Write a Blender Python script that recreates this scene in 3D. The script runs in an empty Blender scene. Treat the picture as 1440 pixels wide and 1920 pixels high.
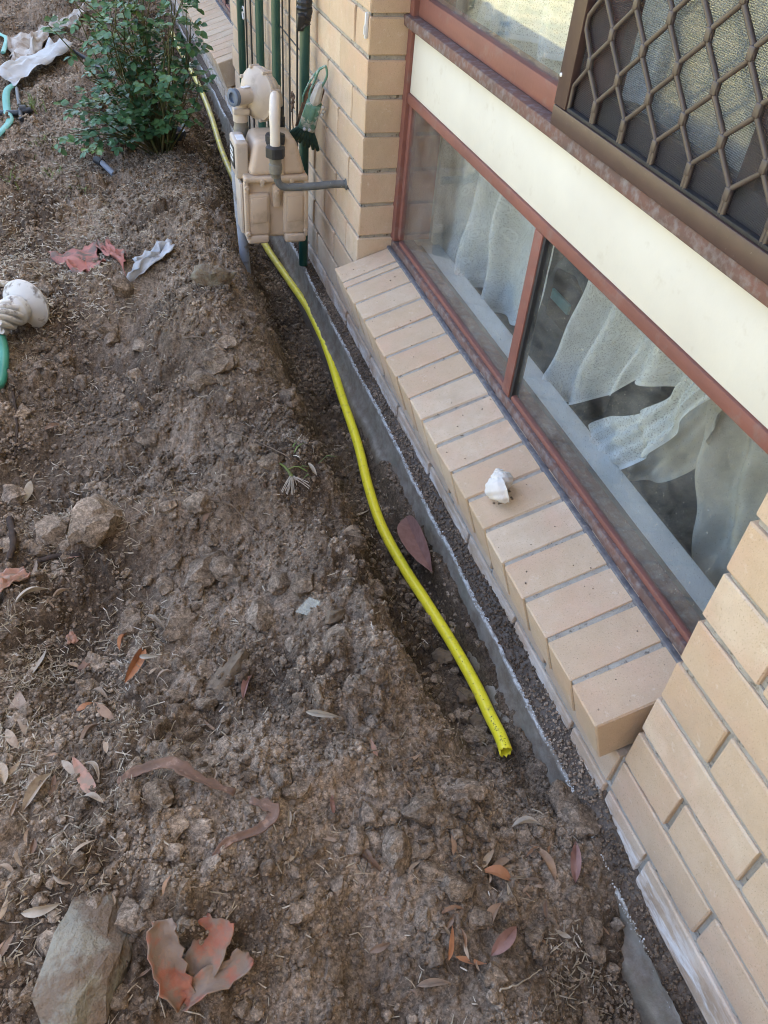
import bpy, bmesh, math, random
import numpy as np
from mathutils import Vector, Matrix
random.seed(7)
rng = np.random.default_rng(11)
R = math.radians
scn = bpy.context.scene
COL = scn.collection

# ---------------------------------------------------------------- camera, sky, sun, exposure
CAM = np.array([-0.6276, -0.4801, 0.9145]); YAW, PITCH, ROLL, FPX = 0.3774, -0.7441, 0.1015, 1504.74
_f = np.array([math.sin(YAW)*math.cos(PITCH), math.cos(YAW)*math.cos(PITCH), math.sin(PITCH)])
_r = np.array([math.cos(YAW), -math.sin(YAW), 0.0]); _u = np.cross(_r, _f)
RIGHT = math.cos(ROLL)*_r + math.sin(ROLL)*_u; UP = -math.sin(ROLL)*_r + math.cos(ROLL)*_u; FWD = _f
cd = bpy.data.cameras.new('camera'); cam = bpy.data.objects.new('camera', cd); COL.objects.link(cam)
cd.sensor_fit = 'VERTICAL'; cd.sensor_height = 24; cd.lens = FPX/1920*24; cd.clip_start = .02; cd.clip_end = 800
cam.matrix_world = Matrix([[RIGHT[i], UP[i], -FWD[i], CAM[i]] for i in range(3)] + [[0, 0, 0, 1]])
scn.camera = cam
SUN_EL, SUN_AZ = R(60), R(75)          # azimuth measured from +y towards +x: the sun stands behind the house
w = bpy.data.worlds.new('World'); scn.world = w; w.use_nodes = True
nt = w.node_tree; bg = nt.nodes['Background']; sky = nt.nodes.new('ShaderNodeTexSky')
sky.sky_type = 'NISHITA'; sky.sun_disc = False; sky.sun_elevation = SUN_EL; sky.sun_rotation = SUN_AZ
sky.dust_density = 5; sky.air_density = .8; sky.ozone_density = 1.0
nt.links.new(sky.outputs[0], bg.inputs[0]); bg.inputs[1].default_value = .15
sd = bpy.data.lights.new('sun', 'SUN'); sun = bpy.data.objects.new('sun', sd); COL.objects.link(sun)
sd.energy = 4.5; sd.angle = R(.5); sd.color = (1, .95, .86)
_d = Vector((math.sin(SUN_AZ)*math.cos(SUN_EL), math.cos(SUN_AZ)*math.cos(SUN_EL), math.sin(SUN_EL)))
sun.rotation_euler = _d.to_track_quat('Z', 'Y').to_euler(); sun.location = (4, 2, 8)
scn.view_settings.view_transform = 'Standard'; scn.view_settings.look = 'None'
scn.view_settings.gamma = 1; scn.view_settings.use_curve_mapping = False
scn.view_settings.exposure = 2.8
scn.view_settings.use_white_balance = True; scn.view_settings.white_balance_temperature = 6600; scn.view_settings.white_balance_tint = 8
scn.cycles.pixel_filter_type = 'BLACKMAN_HARRIS'; scn.cycles.filter_width = 1.05; scn.cycles.max_bounces = 8; scn.cycles.transparent_max_bounces = 24; scn.cycles.caustics_reflective = False; scn.cycles.caustics_refractive = False

# ---------------------------------------------------------------- helpers: noise
_T = np.random.default_rng(3).random((256, 256))
_A = np.random.default_rng(4).random((256, 256))*2*np.pi
_X = np.random.default_rng(5).random((256, 256)); _Y = np.random.default_rng(6).random((256, 256)); _P = np.random.default_rng(8).random((256, 256))
def pn(x, y, s=0):
    x = np.asarray(x, float) + s*17.3; y = np.asarray(y, float) + s*9.1
    xi = np.floor(x).astype(int); yi = np.floor(y).astype(int); xf = x-xi; yf = y-yi
    def g(i, j):
        a = _A[(xi+i) & 255, (yi+j) & 255]; return np.cos(a)*(xf-i) + np.sin(a)*(yf-j)
    u = xf*xf*xf*(xf*(xf*6-15)+10); v = yf*yf*yf*(yf*(yf*6-15)+10)
    return ((g(0, 0)*(1-u)+g(1, 0)*u)*(1-v) + (g(0, 1)*(1-u)+g(1, 1)*u)*v)*1.5
def fbm(x, y, o=4, s=0):
    t = 0; a = 1
    for k in range(o): t = t + a*pn(x*2**k, y*2**k, s+k); a *= .5
    return t
def lumps(x, y, cell, prob, s=0):
    """rounded clods half sunk in the soil: dome height of the highest one over each point"""
    x = np.asarray(x, float)/cell + s*13.7; y = np.asarray(y, float)/cell + s*5.9
    xi = np.floor(x).astype(int); yi = np.floor(y).astype(int); best = np.zeros_like(x)
    for i in (-1, 0, 1):
        for j in (-1, 0, 1):
            a = (xi+i) & 255; b = (yi+j) & 255
            cx = xi+i+_X[a, b]; cy = yi+j+_Y[a, b]; rr = .28 + .42*_T[b, a]
            e = .6+.8*_P[b, a]
            d2 = (((x-cx)*e)**2 + ((y-cy)/e)**2)/(rr*rr)
            h = np.sqrt(np.maximum(0, 1-d2))*rr*(_P[a, b] < prob)
            best = np.maximum(best, h)
    return best*cell
def sstep(a, b, t):
    t = np.clip((t-a)/(b-a), 0, 1); return t*t*(3-2*t)

# ---------------------------------------------------------------- helpers: meshes and objects
def worg(p):
    o = Vector((0, 0, 0))
    while p is not None: o += p.location; p = p.parent
    return o
def meta(o, label=None, cat=None, group=None, kind=None):
    if label: o['label'] = label
    if cat: o['category'] = cat
    if group: o['group'] = group
    if kind: o['kind'] = kind
    return o
def empty(name, loc, label=None, cat=None, group=None, parent=None):
    o = bpy.data.objects.new(name, None); COL.objects.link(o); o.empty_display_size = .05
    o.location = Vector(loc) - worg(parent); o.parent = parent
    return meta(o, label, cat, group)
def frame(d):
    d = np.asarray(d, float); d = d/np.linalg.norm(d)
    a = np.array([0, 0, 1.]) if abs(d[2]) < .9 else np.array([1., 0, 0])
    u = np.cross(a, d); u /= np.linalg.norm(u); return u, np.cross(d, u), d
class MB:
    def __init__(s): s.v = []; s.f = []; s.col = None
    def add(s, V, F):
        n = len(s.v); s.v += [tuple(p) for p in V]; s.f += [tuple(i+n for i in q) for q in F]; return s
    def box(s, c, size, bev=0, rot=None, taper=None, seg=2):
        bm = bmesh.new(); bmesh.ops.create_cube(bm, size=1)
        for vv in bm.verts:
            if taper and vv.co.z > 0: vv.co.x = vv.co.x*taper[0]+(taper[2] if len(taper) > 2 else 0); vv.co.y *= taper[1]
            vv.co = Vector((vv.co.x*size[0], vv.co.y*size[1], vv.co.z*size[2]))
        if bev: bmesh.ops.bevel(bm, geom=bm.edges[:], offset=bev, segments=seg, affect='EDGES', profile=.5)
        M_ = Matrix.Translation(c) @ (rot.to_4x4() if rot else Matrix.Identity(4))
        bm.verts.index_update()
        s.add([M_ @ vv.co for vv in bm.verts], [[vv.index for vv in f.verts] for f in bm.faces]); bm.free(); return s
    def b2(s, lo, hi, bev=0, **k):
        return s.box([(a+b)/2 for a, b in zip(lo, hi)], [b-a for a, b in zip(lo, hi)], bev, **k)
    def tube(s, path, r, n=10, cap=True, flat=None):
        P = [np.asarray(p, float) for p in path]; m = len(P); V = []; F = []
        rr = [r]*m if np.isscalar(r) else r; u = None
        for i in range(m):
            d = P[min(i+1, m-1)] - P[max(i-1, 0)]
            if np.linalg.norm(d) < 1e-9: d = np.array([0, 0, 1.])
            d = d/np.linalg.norm(d)
            if u is None: u, vv, _ = frame(d)
            else: u = u - d*(u@d); u /= np.linalg.norm(u)
            vv = np.cross(d, u)
            for k in range(n):
                a = 2*math.pi*k/n; V.append(P[i] + rr[i]*(u*math.cos(a) + vv*math.sin(a)*(flat or 1)))
        for i in range(m-1):
            for k in range(n): F.append((i*n+k, i*n+(k+1) % n, (i+1)*n+(k+1) % n, (i+1)*n+k))
        if cap: F.append(tuple(range(n))[::-1]); F.append(tuple((m-1)*n+k for k in range(n)))
        return s.add(V, F)
    def lathe(s, o, axis, prof, n=24, ridge=0, nr=0):
        """prof: list of (distance along the axis, radius)"""
        u, vv, d = frame(axis); o = np.asarray(o, float); V = []; F = []
        for (t, r) in prof:
            for k in range(n):
                a = 2*math.pi*k/n; q = r*(1+ridge*(1 if (k*nr//n) % 2 else 0)) if ridge else r
                V.append(o + d*t + q*(u*math.cos(a)+vv*math.sin(a)))
        for i in range(len(prof)-1):
            for k in range(n): F.append((i*n+k, i*n+(k+1) % n, (i+1)*n+(k+1) % n, (i+1)*n+k))
        F.append(tuple(range(n))[::-1]); F.append(tuple((len(prof)-1)*n+k for k in range(n)))
        return s.add(V, F)
    def grid(s, G):
        G = np.asarray(G); a, b, _ = G.shape
        return s.add(G.reshape(-1, 3), [(i*b+j, i*b+j+1, (i+1)*b+j+1, (i+1)*b+j) for i in range(a-1) for j in range(b-1)])
    def mesh(s, name, smooth=40):
        me = bpy.data.meshes.new(name); me.from_pydata([tuple(map(float, p)) for p in s.v], [], s.f)
        if smooth:
            me.polygons.foreach_set('use_smooth', [True]*len(me.polygons)); me.set_sharp_from_angle(angle=R(smooth))
        me.update(); return me
    def build(s, name, mat, parent=None, smooth=40, origin=None):
        off = worg(parent) if parent is not None else Vector(origin or (0, 0, 0))
        s.v = [(p[0]-off[0], p[1]-off[1], p[2]-off[2]) for p in s.v]
        me = s.mesh(name, smooth); me.materials.append(mat)
        o = bpy.data.objects.new(name, me); COL.objects.link(o); o.parent = parent
        if parent is None: o.location = off
        return o
def solid(o, t, off=0):
    m = o.modifiers.new('s', 'SOLIDIFY'); m.thickness = t; m.offset = off; return o
def subsurf(o, n=1):
    m = o.modifiers.new('u', 'SUBSURF'); m.levels = n; m.render_levels = n; return o
def npmesh(name, V, F, mat, smooth=True):
    """fast mesh from arrays: F is (n,3) or (n,4)"""
    me = bpy.data.meshes.new(name); V = np.asarray(V, np.float32); F = np.asarray(F, np.int32); k = F.shape[1]
    me.vertices.add(len(V)); me.vertices.foreach_set('co', V.ravel())
    me.loops.add(F.size); me.loops.foreach_set('vertex_index', F.ravel())
    me.polygons.add(len(F)); me.polygons.foreach_set('loop_start', np.arange(0, F.size, k, dtype=np.int32))
    me.polygons.foreach_set('use_smooth', np.full(len(F), smooth))
    me.update(calc_edges=True); me.validate(); me.materials.append(mat)
    o = bpy.data.objects.new(name, me); COL.objects.link(o); return o
def spline(P, n):
    P = np.asarray(P, float); m = len(P); out = []
    t = np.linspace(0, m-1, n)
    for q in t:
        i = min(int(q), m-2); f = q-i
        p0, p1, p2, p3 = P[max(i-1, 0)], P[i], P[i+1], P[min(i+2, m-1)]
        out.append(.5*((2*p1)+(-p0+p2)*f+(2*p0-5*p1+4*p2-p3)*f*f+(-p0+3*p1-3*p2+p3)*f**3))
    return np.array(out)

# ---------------------------------------------------------------- helpers: materials
def node(nt, t, **k):
    n = nt.nodes.new(t)
    for a, b in k.items():
        if a in n.inputs: n.inputs[a].default_value = b
        else: setattr(n, a, b)
    return n
def newmat(name):
    m = bpy.data.materials.new(name); m.use_nodes = True; nt = m.node_tree
    b = nt.nodes['Principled BSDF']; L = nt.links.new
    g = node(nt, 'ShaderNodeNewGeometry'); return m, nt, b, L, g.outputs['Position']
def noise(nt, L, pos, scale, detail=4, rough=.6, lo=.35, hi=.65, stretch=None):
    if stretch:
        mp = node(nt, 'ShaderNodeMapping'); mp.inputs['Scale'].default_value = stretch; L(pos, mp.inputs[0]); pos = mp.outputs[0]
    n = node(nt, 'ShaderNodeTexNoise', Scale=scale, Detail=detail, Roughness=rough); L(pos, n.inputs['Vector'])
    r = node(nt, 'ShaderNodeMapRange'); r.inputs[1].default_value = lo; r.inputs[2].default_value = hi; L(n.outputs[0], r.inputs[0])
    return r.outputs[0]
def mixc(nt, L, fac, a, b, mode='MIX'):
    m = node(nt, 'ShaderNodeMix', data_type='RGBA', blend_type=mode)
    for i, q in ((0, fac), (6, a), (7, b)):
        if hasattr(q, 'links'): L(q, m.inputs[i])
        elif i == 0: m.inputs[0].default_value = q
        else: m.inputs[i].default_value = (*q, 1)
    return m.outputs[2]
def mth(nt, L, op, a, b=None, c=None):
    m = node(nt, 'ShaderNodeMath', operation=op)
    for i, q in enumerate((a, b, c)):
        if q is None: continue
        if hasattr(q, 'links'): L(q, m.inputs[i])
        else: m.inputs[i].default_value = q
    return m.outputs[0]
def bump(nt, L, b, h, strength=.5, dist=.002):
    n = node(nt, 'ShaderNodeBump'); n.inputs['Strength'].default_value = strength; n.inputs['Distance'].default_value = dist
    L(h, n.inputs['Height']); L(n.outputs[0], b.inputs['Normal'])
def M(name, c1, c2=None, scale=25, rough=.7, bs=0, bscale=200, spec=.4, metal=0, orand=0, c3=None, s3=120, th3=(.6, .7), stretch=None, bdist=.002):
    m, nt, b, L, pos = newmat(name)
    c = mixc(nt, L, noise(nt, L, pos, scale, stretch=stretch), c1, c2 if c2 else tuple(x*.8 for x in c1))
    if c3: c = mixc(nt, L, noise(nt, L, pos, s3, lo=th3[0], hi=th3[1]), c, c3)
    if orand:
        oi = node(nt, 'ShaderNodeObjectInfo'); hs = node(nt, 'ShaderNodeHueSaturation'); L(c, hs.inputs['Color'])
        L(mth(nt, L, 'MULTIPLY_ADD', oi.outputs['Random'], orand, 1-orand/2), hs.inputs['Value']); c = hs.outputs[0]
    L(c, b.inputs['Base Color']); b.inputs['Roughness'].default_value = rough; b.inputs['Metallic'].default_value = metal
    b.inputs['Specular IOR Level'].default_value = spec
    if bs: bump(nt, L, b, noise(nt, L, pos, bscale, lo=0, hi=1), bs, bdist)
    return m

# ---------------------------------------------------------------- materials
def brick_material():
    m, nt, b, L, pos = newmat('brick_clay')
    oi = node(nt, 'ShaderNodeObjectInfo'); rnd = oi.outputs['Random']
    va = node(nt, 'ShaderNodeVectorMath', operation='ADD'); L(pos, va.inputs[0])
    cx = node(nt, 'ShaderNodeCombineXYZ'); L(mth(nt, L, 'MULTIPLY', rnd, 40), cx.inputs[0]); L(cx.outputs[0], va.inputs[1]); p = va.outputs[0]
    c = mixc(nt, L, rnd, (.55, .41, .28), (.65, .53, .40))
    c = mixc(nt, L, mth(nt, L, 'MULTIPLY', noise(nt, L, p, 9, lo=.46, hi=.70), .6), c, (.60, .39, .28))
    c = mixc(nt, L, mth(nt, L, 'MULTIPLY', noise(nt, L, p, 30), .35), c, (.48, .34, .21))
    c = mixc(nt, L, mth(nt, L, 'MULTIPLY', noise(nt, L, p, 420, 2, .5, .6, .72), .6), c, (.33, .24, .16))
    c = mixc(nt, L, mth(nt, L, 'MULTIPLY', noise(nt, L, p, 700, 2, .5, .64, .74), .7), c, (.68, .58, .45))
    c = mixc(nt, L, mth(nt, L, 'MULTIPLY', noise(nt, L, pos, 4.5, 6, .7, .5, .7), .45), c, (.43, .335, .24))
    c = mixc(nt, L, mth(nt, L, 'MULTIPLY', noise(nt, L, pos, 38, 5, .75, .60, .70), .5), c, (.70, .62, .50))
    # weathering of the lowest courses: washed-up soil and salt bloom, with shapes of their own
    sx = node(nt, 'ShaderNodeSeparateXYZ'); L(pos, sx.inputs[0])
    low = node(nt, 'ShaderNodeMapRange'); L(sx.outputs[2], low.inputs[0]); low.inputs[1].default_value = -.21; low.inputs[2].default_value = -.33
    n1 = noise(nt, L, pos, 14, 5, .65, .36, .62)
    c = mixc(nt, L, mth(nt, L, 'MULTIPLY', mth(nt, L, 'MULTIPLY', low.outputs[0], n1), .75), c, (.30, .215, .15))
    n2 = noise(nt, L, pos, 11, 6, .7, .47, .58, stretch=(1, .45, 1.6))
    low2 = node(nt, 'ShaderNodeMapRange'); L(sx.outputs[2], low2.inputs[0]); low2.inputs[1].default_value = -.255; low2.inputs[2].default_value = -.305
    c = mixc(nt, L, mth(nt, L, 'MULTIPLY', low2.outputs[0], n2), c, (.78, .75, .70))
    L(c, b.inputs['Base Color']); b.inputs['Roughness'].default_value = .85; b.inputs['Specular IOR Level'].default_value = .25
    h = mth(nt, L, 'ADD', noise(nt, L, p, 500, 3, .6, 0, 1), mth(nt, L, 'MULTIPLY', noise(nt, L, p, 60, 3, .6, 0, 1), 2.0))
    bump(nt, L, b, h, .45, .0012); return m
def soil_material(name, dark, mid, dry, sc=1, darker_low=False):
    m, nt, b, L, pos = newmat(name)
    c = mixc(nt, L, noise(nt, L, pos, 5*sc, 5, .6, .38, .62), dark, mid)
    c = mixc(nt, L, mth(nt, L, 'MULTIPLY', noise(nt, L, pos, 2.1*sc, 4, .6, .45, .65), .75), c, dry)
    c = mixc(nt, L, mth(nt, L, 'MULTIPLY', noise(nt, L, pos, 60, 4, .7, .45, .66), .55), c, dark)
    if darker_low:   # earth tone gets darker towards the bottom of the trench
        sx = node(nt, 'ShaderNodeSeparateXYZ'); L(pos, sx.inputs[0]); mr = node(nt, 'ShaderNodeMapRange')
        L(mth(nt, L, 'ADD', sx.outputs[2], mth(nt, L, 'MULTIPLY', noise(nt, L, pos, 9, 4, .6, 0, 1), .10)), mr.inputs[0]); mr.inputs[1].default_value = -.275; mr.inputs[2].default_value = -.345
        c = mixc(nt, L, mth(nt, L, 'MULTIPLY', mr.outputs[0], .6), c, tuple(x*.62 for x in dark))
    # grains: each crumb has its own tone
    wn = node(nt, 'ShaderNodeTexNoise', Scale=240, Detail=2); L(pos, wn.inputs['Vector']); va = node(nt, 'ShaderNodeVectorMath', operation='MULTIPLY_ADD'); L(wn.outputs['Color'], va.inputs[0]); va.inputs[1].default_value = (.006, .006, .006); L(pos, va.inputs[2])
    hts = []
    for scl, lo, hi in ((150, .78, 1.22), (300, .68, 1.32), (560, .78, 1.22)):
        vo = node(nt, 'ShaderNodeTexVoronoi', feature='F1', Scale=scl); L(va.outputs[0], vo.inputs['Vector']); sp = node(nt, 'ShaderNodeSeparateColor'); L(vo.outputs['Color'], sp.inputs[0])
        mr = node(nt, 'ShaderNodeMapRange'); L(sp.outputs[0], mr.inputs[0]); mr.inputs[3].default_value = lo; mr.inputs[4].default_value = hi
        vm = node(nt, 'ShaderNodeVectorMath', operation='SCALE'); L(c, vm.inputs[0]); L(mr.outputs[0], vm.inputs['Scale']); c = vm.outputs[0]; hts.append((scl, vo.outputs['Distance']))
    c = mixc(nt, L, mth(nt, L, 'MULTIPLY', noise(nt, L, pos, 420, 2, .5, .68, .73), .7), c, (.42, .37, .30))
    L(c, b.inputs['Base Color']); b.inputs['Roughness'].default_value = .95; b.inputs['Specular IOR Level'].default_value = .12
    h = mth(nt, L, 'SUBTRACT', mth(nt, L, 'MULTIPLY', noise(nt, L, pos, 130, 5, .7, 0, 1), 1.6), mth(nt, L, 'ADD', hts[0][1], mth(nt, L, 'MULTIPLY', hts[1][1], .6)))
    bump(nt, L, b, h, .5, .0022); return m
def glass_material(name, dust_haze=.11, tint=(.93, .96, .96)):
    m, nt, b, L, pos = newmat(name); nt.nodes.remove(b); out = nt.nodes['Material Output']
    tr = node(nt, 'ShaderNodeBsdfTransparent'); tr.inputs[0].default_value = (*tint, 1)
    gl = node(nt, 'ShaderNodeBsdfGlossy', Roughness=.004); gl.inputs[0].default_value = (1, 1, 1, 1)
    ge = node(nt, 'ShaderNodeNewGeometry'); dt = node(nt, 'ShaderNodeVectorMath', operation='DOT_PRODUCT'); L(ge.outputs['Incoming'], dt.inputs[0]); L(ge.outputs['Normal'], dt.inputs[1])
    k = mth(nt, L, 'MULTIPLY_ADD', mth(nt, L, 'POWER', mth(nt, L, 'SUBTRACT', 1.0, mth(nt, L, 'ABSOLUTE', dt.outputs['Value'])), 5.0), .95, .045)
    a = node(nt, 'ShaderNodeMixShader'); L(k, a.inputs[0]); L(tr.outputs[0], a.inputs[1]); L(gl.outputs[0], a.inputs[2])
    df = node(nt, 'ShaderNodeBsdfDiffuse'); df.inputs[0].default_value = (.62, .62, .58, 1)
    d = mth(nt, L, 'ADD', mth(nt, L, 'MULTIPLY', noise(nt, L, pos, 12, 5, .7, .35, .75), dust_haze), mth(nt, L, 'MULTIPLY', noise(nt, L, pos, 260, 2, .5, .66, .72), dust_haze*3))  # diffuse film: dust, plus the panes' reflected-sky haze painted in
    e = node(nt, 'ShaderNodeMixShader'); L(d, e.inputs[0]); L(a.outputs[0], e.inputs[1]); L(df.outputs[0], e.inputs[2])
    L(e.outputs[0], out.inputs[0]); return m
def lace_material():
    m, nt, b, L, pos = newmat('lace_cloth'); out = nt.nodes['Material Output']
    uv = node(nt, 'ShaderNodeUVMap').outputs[0]
    vo = node(nt, 'ShaderNodeTexVoronoi', feature='DISTANCE_TO_EDGE', Scale=260); L(uv, vo.inputs['Vector'])
    holes = node(nt, 'ShaderNodeMapRange'); L(vo.outputs[0], holes.inputs[0]); holes.inputs[1].default_value = .12; holes.inputs[2].default_value = .32
    flower = node(nt, 'ShaderNodeTexVoronoi', feature='F1', Scale=22); L(uv, flower.inputs['Vector'])
    wv = node(nt, 'ShaderNodeMath', operation='SINE'); L(mth(nt, L, 'ADD', mth(nt, L, 'MULTIPLY', flower.outputs[0], 30.0), mth(nt, L, 'MULTIPLY', noise(nt, L, uv, 60, 3, .6, 0, 1), 7.0)), wv.inputs[0])
    fm = mth(nt, L, 'MULTIPLY', mth(nt, L, 'GREATER_THAN', .36, flower.outputs[0]), mth(nt, L, 'GREATER_THAN', wv.outputs[0], -.1))
    sx = node(nt, 'ShaderNodeSeparateXYZ'); L(uv, sx.inputs[0])
    hem = mth(nt, L, 'GREATER_THAN', .010, sx.outputs[1])
    cover = mth(nt, L, 'MAXIMUM', mth(nt, L, 'MAXIMUM', fm, hem), mth(nt, L, 'SUBTRACT', .92, mth(nt, L, 'MULTIPLY', holes.outputs[0], .42)))
    tr = node(nt, 'ShaderNodeBsdfTransparent'); mx = node(nt, 'ShaderNodeMixShader')
    tl = node(nt, 'ShaderNodeBsdfTranslucent'); tl.inputs[0].default_value = (.93, .94, .93, 1)
    df = node(nt, 'ShaderNodeBsdfDiffuse'); df.inputs[0].default_value = (.94, .95, .94, 1)
    t2 = node(nt, 'ShaderNodeMixShader'); t2.inputs[0].default_value = .35; L(df.outputs[0], t2.inputs[1]); L(tl.outputs[0], t2.inputs[2])
    L(cover, mx.inputs[0]); L(tr.outputs[0], mx.inputs[1]); L(t2.outputs[0], mx.inputs[2]); L(mx.outputs[0], out.inputs[0])
    return m
def slab_material():
    m, nt, b, L, pos = newmat('footing_concrete')
    at_ = node(nt, 'ShaderNodeVertexColor'); at_.layer_name = 'mask'; sp = node(nt, 'ShaderNodeSeparateColor'); L(at_.outputs[0], sp.inputs[0])
    c = mixc(nt, L, noise(nt, L, pos, 16, 5, .65), (.27, .245, .20), (.37, .34, .285))
    c = mixc(nt, L, mth(nt, L, 'MULTIPLY', noise(nt, L, pos, 26, 5, .7, .40, .62), .75), c, (.19, .148, .11))
    c = mixc(nt, L, mth(nt, L, 'MULTIPLY', noise(nt, L, pos, 9, 4, .7, .52, .66), .5), c, (.24, .25, .19))
    c = mixc(nt, L, sp.outputs[0], c, mixc(nt, L, noise(nt, L, pos, 140, 4, .7), (.085, .062, .046), (.16, .125, .095)))
    c = mixc(nt, L, mth(nt, L, 'MULTIPLY', sp.outputs[1], noise(nt, L, pos, 130, 3, .6, .3, .5)), c, (.80, .82, .80))
    L(c, b.inputs['Base Color']); b.inputs['Roughness'].default_value = .92; b.inputs['Specular IOR Level'].default_value = .15
    bump(nt, L, b, noise(nt, L, pos, 240, 4, .7, 0, 1), .8, .003); return m
mt = {}
mt['brick'] = brick_material()
mt['mortar'] = M('mortar', (.46, .43, .375), (.36, .33, .285), 40, .95, .9, 350, .1, c3=(.16, .14, .115), s3=90, th3=(.58, .7), bdist=.003)
mt['soil'] = soil_material('dug_soil', (.088, .064, .045), (.21, .158, .112), (.385, .302, .222), darker_low=True)
mt['clod'] = soil_material('clod_soil', (.12, .090, .064), (.245, .189, .136), (.39, .31, .23), 4)
mt['slab'] = slab_material()
mt['glass'] = glass_material('window_glass')
mt['lace'] = lace_material()
mt['red_timber'] = M('red_brown_timber', (.235, .098, .078), (.19, .082, .067), 18, .6, .25, 120, .35, c3=(.22, .15, .135), s3=26, th3=(.56, .80), stretch=(1, .25, 1))
mt['grey_timber'] = M('weathered_timber', (.19, .105, .085), (.13, .095, .085), 22, .8, .5, 160, .2, c3=(.24, .215, .215), s3=60, th3=(.46, .74), stretch=(1, .35, 1))
mt['flash'] = M('flashing', (.20, .20, .215), (.125, .125, .135), 60, .8, .6, 240, .2, c3=(.26, .25, .24), s3=110, th3=(.56, .66))
mt['cream'] = M('cream_fibre_panel', (.69, .68, .615), (.63, .615, .555), 4, .6, .15, 90, .3, c3=(.55, .52, .44), s3=34, th3=(.62, .86))
mt['brown_alu'] = M('brown_aluminium', (.066, .040, .038), (.078, .047, .044), 30, .42, 0, 200, .5, c3=(.24, .21, .19), s3=240, th3=(.70, .74))
mt['grille'] = M('grille_bronze', (.085, .066, .062), (.065, .052, .050), 40, .45, .1, 300, .5)
mt['mesh_dark'] = M('dark_rubber', (.02, .02, .022), (.03, .03, .032), 30, .7)
mt['meter'] = M('meter_enamel', (.56, .45, .345), (.53, .42, .32), 12, .42, .05, 80, .45, c3=(.36, .285, .21), s3=18, th3=(.55, .78))
mt['reg'] = M('regulator_enamel', (.50, .435, .37), (.46, .40, .34), 14, .45, .05, 80, .45, c3=(.33, .28, .235), s3=22, th3=(.54, .76))
mt['blackpl'] = M('black_plastic', (.022, .023, .026), (.035, .036, .038), 40, .5)
mt['blueplug'] = M('blue_grey_plastic', (.10, .135, .20), (.12, .155, .22), 40, .5)
mt['greysteel'] = M('galvanised_grey', (.135, .145, .15), (.10, .108, .11), 40, .55, .2, 200, .4, c3=(.30, .30, .29), s3=120, th3=(.64, .72))
mt['brass'] = M('dull_fitting', (.20, .19, .165), (.15, .14, .12), 40, .5, .1, 200, .5)
mt['whitepipe'] = M('painted_pipe', (.66, .61, .54), (.62, .56, .49), 20, .4, .05, 90, .45)
mt['riser'] = M('grey_conduit', (.30, .335, .39), (.24, .265, .31), 18, .5, .1, 90, .4, c3=(.13, .11, .09), s3=22, th3=(.58, .7))
mt['label_white'] = M('paper_label', (.72, .75, .78), (.66, .70, .75), 60, .5)
mt['red'] = M('red_plastic', (.45, .03, .03), None, 40, .5)
def yellow():
    m, nt, b, L, pos = newmat('yellow_polyethylene')
    c = mixc(nt, L, noise(nt, L, pos, 8), (1.0, .90, .045), (.96, .86, .05))
    c = mixc(nt, L, mth(nt, L, 'MULTIPLY', noise(nt, L, pos, 60, 5, .7, .56, .72), .5), c, (.36, .29, .10))
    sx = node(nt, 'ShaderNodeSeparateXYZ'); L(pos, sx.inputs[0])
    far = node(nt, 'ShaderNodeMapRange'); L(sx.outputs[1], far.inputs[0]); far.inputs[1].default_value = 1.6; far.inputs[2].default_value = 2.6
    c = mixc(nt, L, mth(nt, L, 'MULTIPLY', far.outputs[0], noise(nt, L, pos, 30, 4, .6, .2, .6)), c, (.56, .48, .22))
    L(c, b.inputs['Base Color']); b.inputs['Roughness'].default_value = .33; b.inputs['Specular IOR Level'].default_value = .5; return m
mt['yellow'] = yellow()
mt['print'] = M('black_ink', (.02, .02, .015), None, 30, .6)
mt['green_post'] = M('green_enamel', (.012, .062, .048), (.016, .075, .058), 20, .4, 0, 100, .5, c3=(.06, .09, .07), s3=60, th3=(.66, .8))
mt['rod'] = M('dark_rod', (.022, .024, .026), (.035, .032, .03), 30, .5, 0, 100, .4)
mt['rust'] = M('rusty_metal', (.11, .055, .03), (.07, .045, .035), 60, .8, .3, 300)
mt['shell'] = M('bleached_shell', (.76, .735, .69), (.68, .65, .60), 40, .75, .5, 240, .3, c3=(.42, .38, .33), s3=70, th3=(.62, .76))
mt['curtain'] = M('beige_curtain_cloth', (.48, .44, .37), (.44, .40, .335), 30, .9, .2, 500, .1)
mt['wallpaint'] = M('interior_paint', (.62, .60, .56), (.60, .58, .54), 3, .8)
mt['carpet'] = M('blue_grey_carpet', (.17, .19, .215), (.12, .135, .155), 60, 1, .6, 400, .05)
mt['whiteboard'] = M('white_sill_paint', (.66, .70, .70), (.60, .64, .65), 9, .5)
mt['darkledge'] = M('ledge_shadow_tone', (.13, .135, .14), (.10, .105, .11), 20, .6)  # shadow and brick reflection on the ledge put into its dark colour
mt['chair'] = M('charcoal_upholstery', (.10, .115, .13), (.13, .145, .16), 60, .9, .3, 600, .1)
mt['teal'] = M('teal_label', (.22, .46, .45), None, 40, .6)
mt['rock'] = M('pale_rock', (.30, .28, .22), (.22, .205, .165), 14, .9, .9, 90, .15, c3=(.19, .145, .105), s3=24, th3=(.44, .58), bdist=.010)
mt['rock2'] = M('brown_rock', (.22, .17, .12), (.16, .125, .09), 30, .95, .9, 180, .1, c3=(.10, .075, .055), s3=70, th3=(.55, .7), bdist=.004)
mt['redsheet'] = M('faded_red_plastic', (.40, .15, .115), (.32, .125, .095), 22, .65, .4, 90, .3, c3=(.15, .105, .08), s3=18, th3=(.52, .62))
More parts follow.
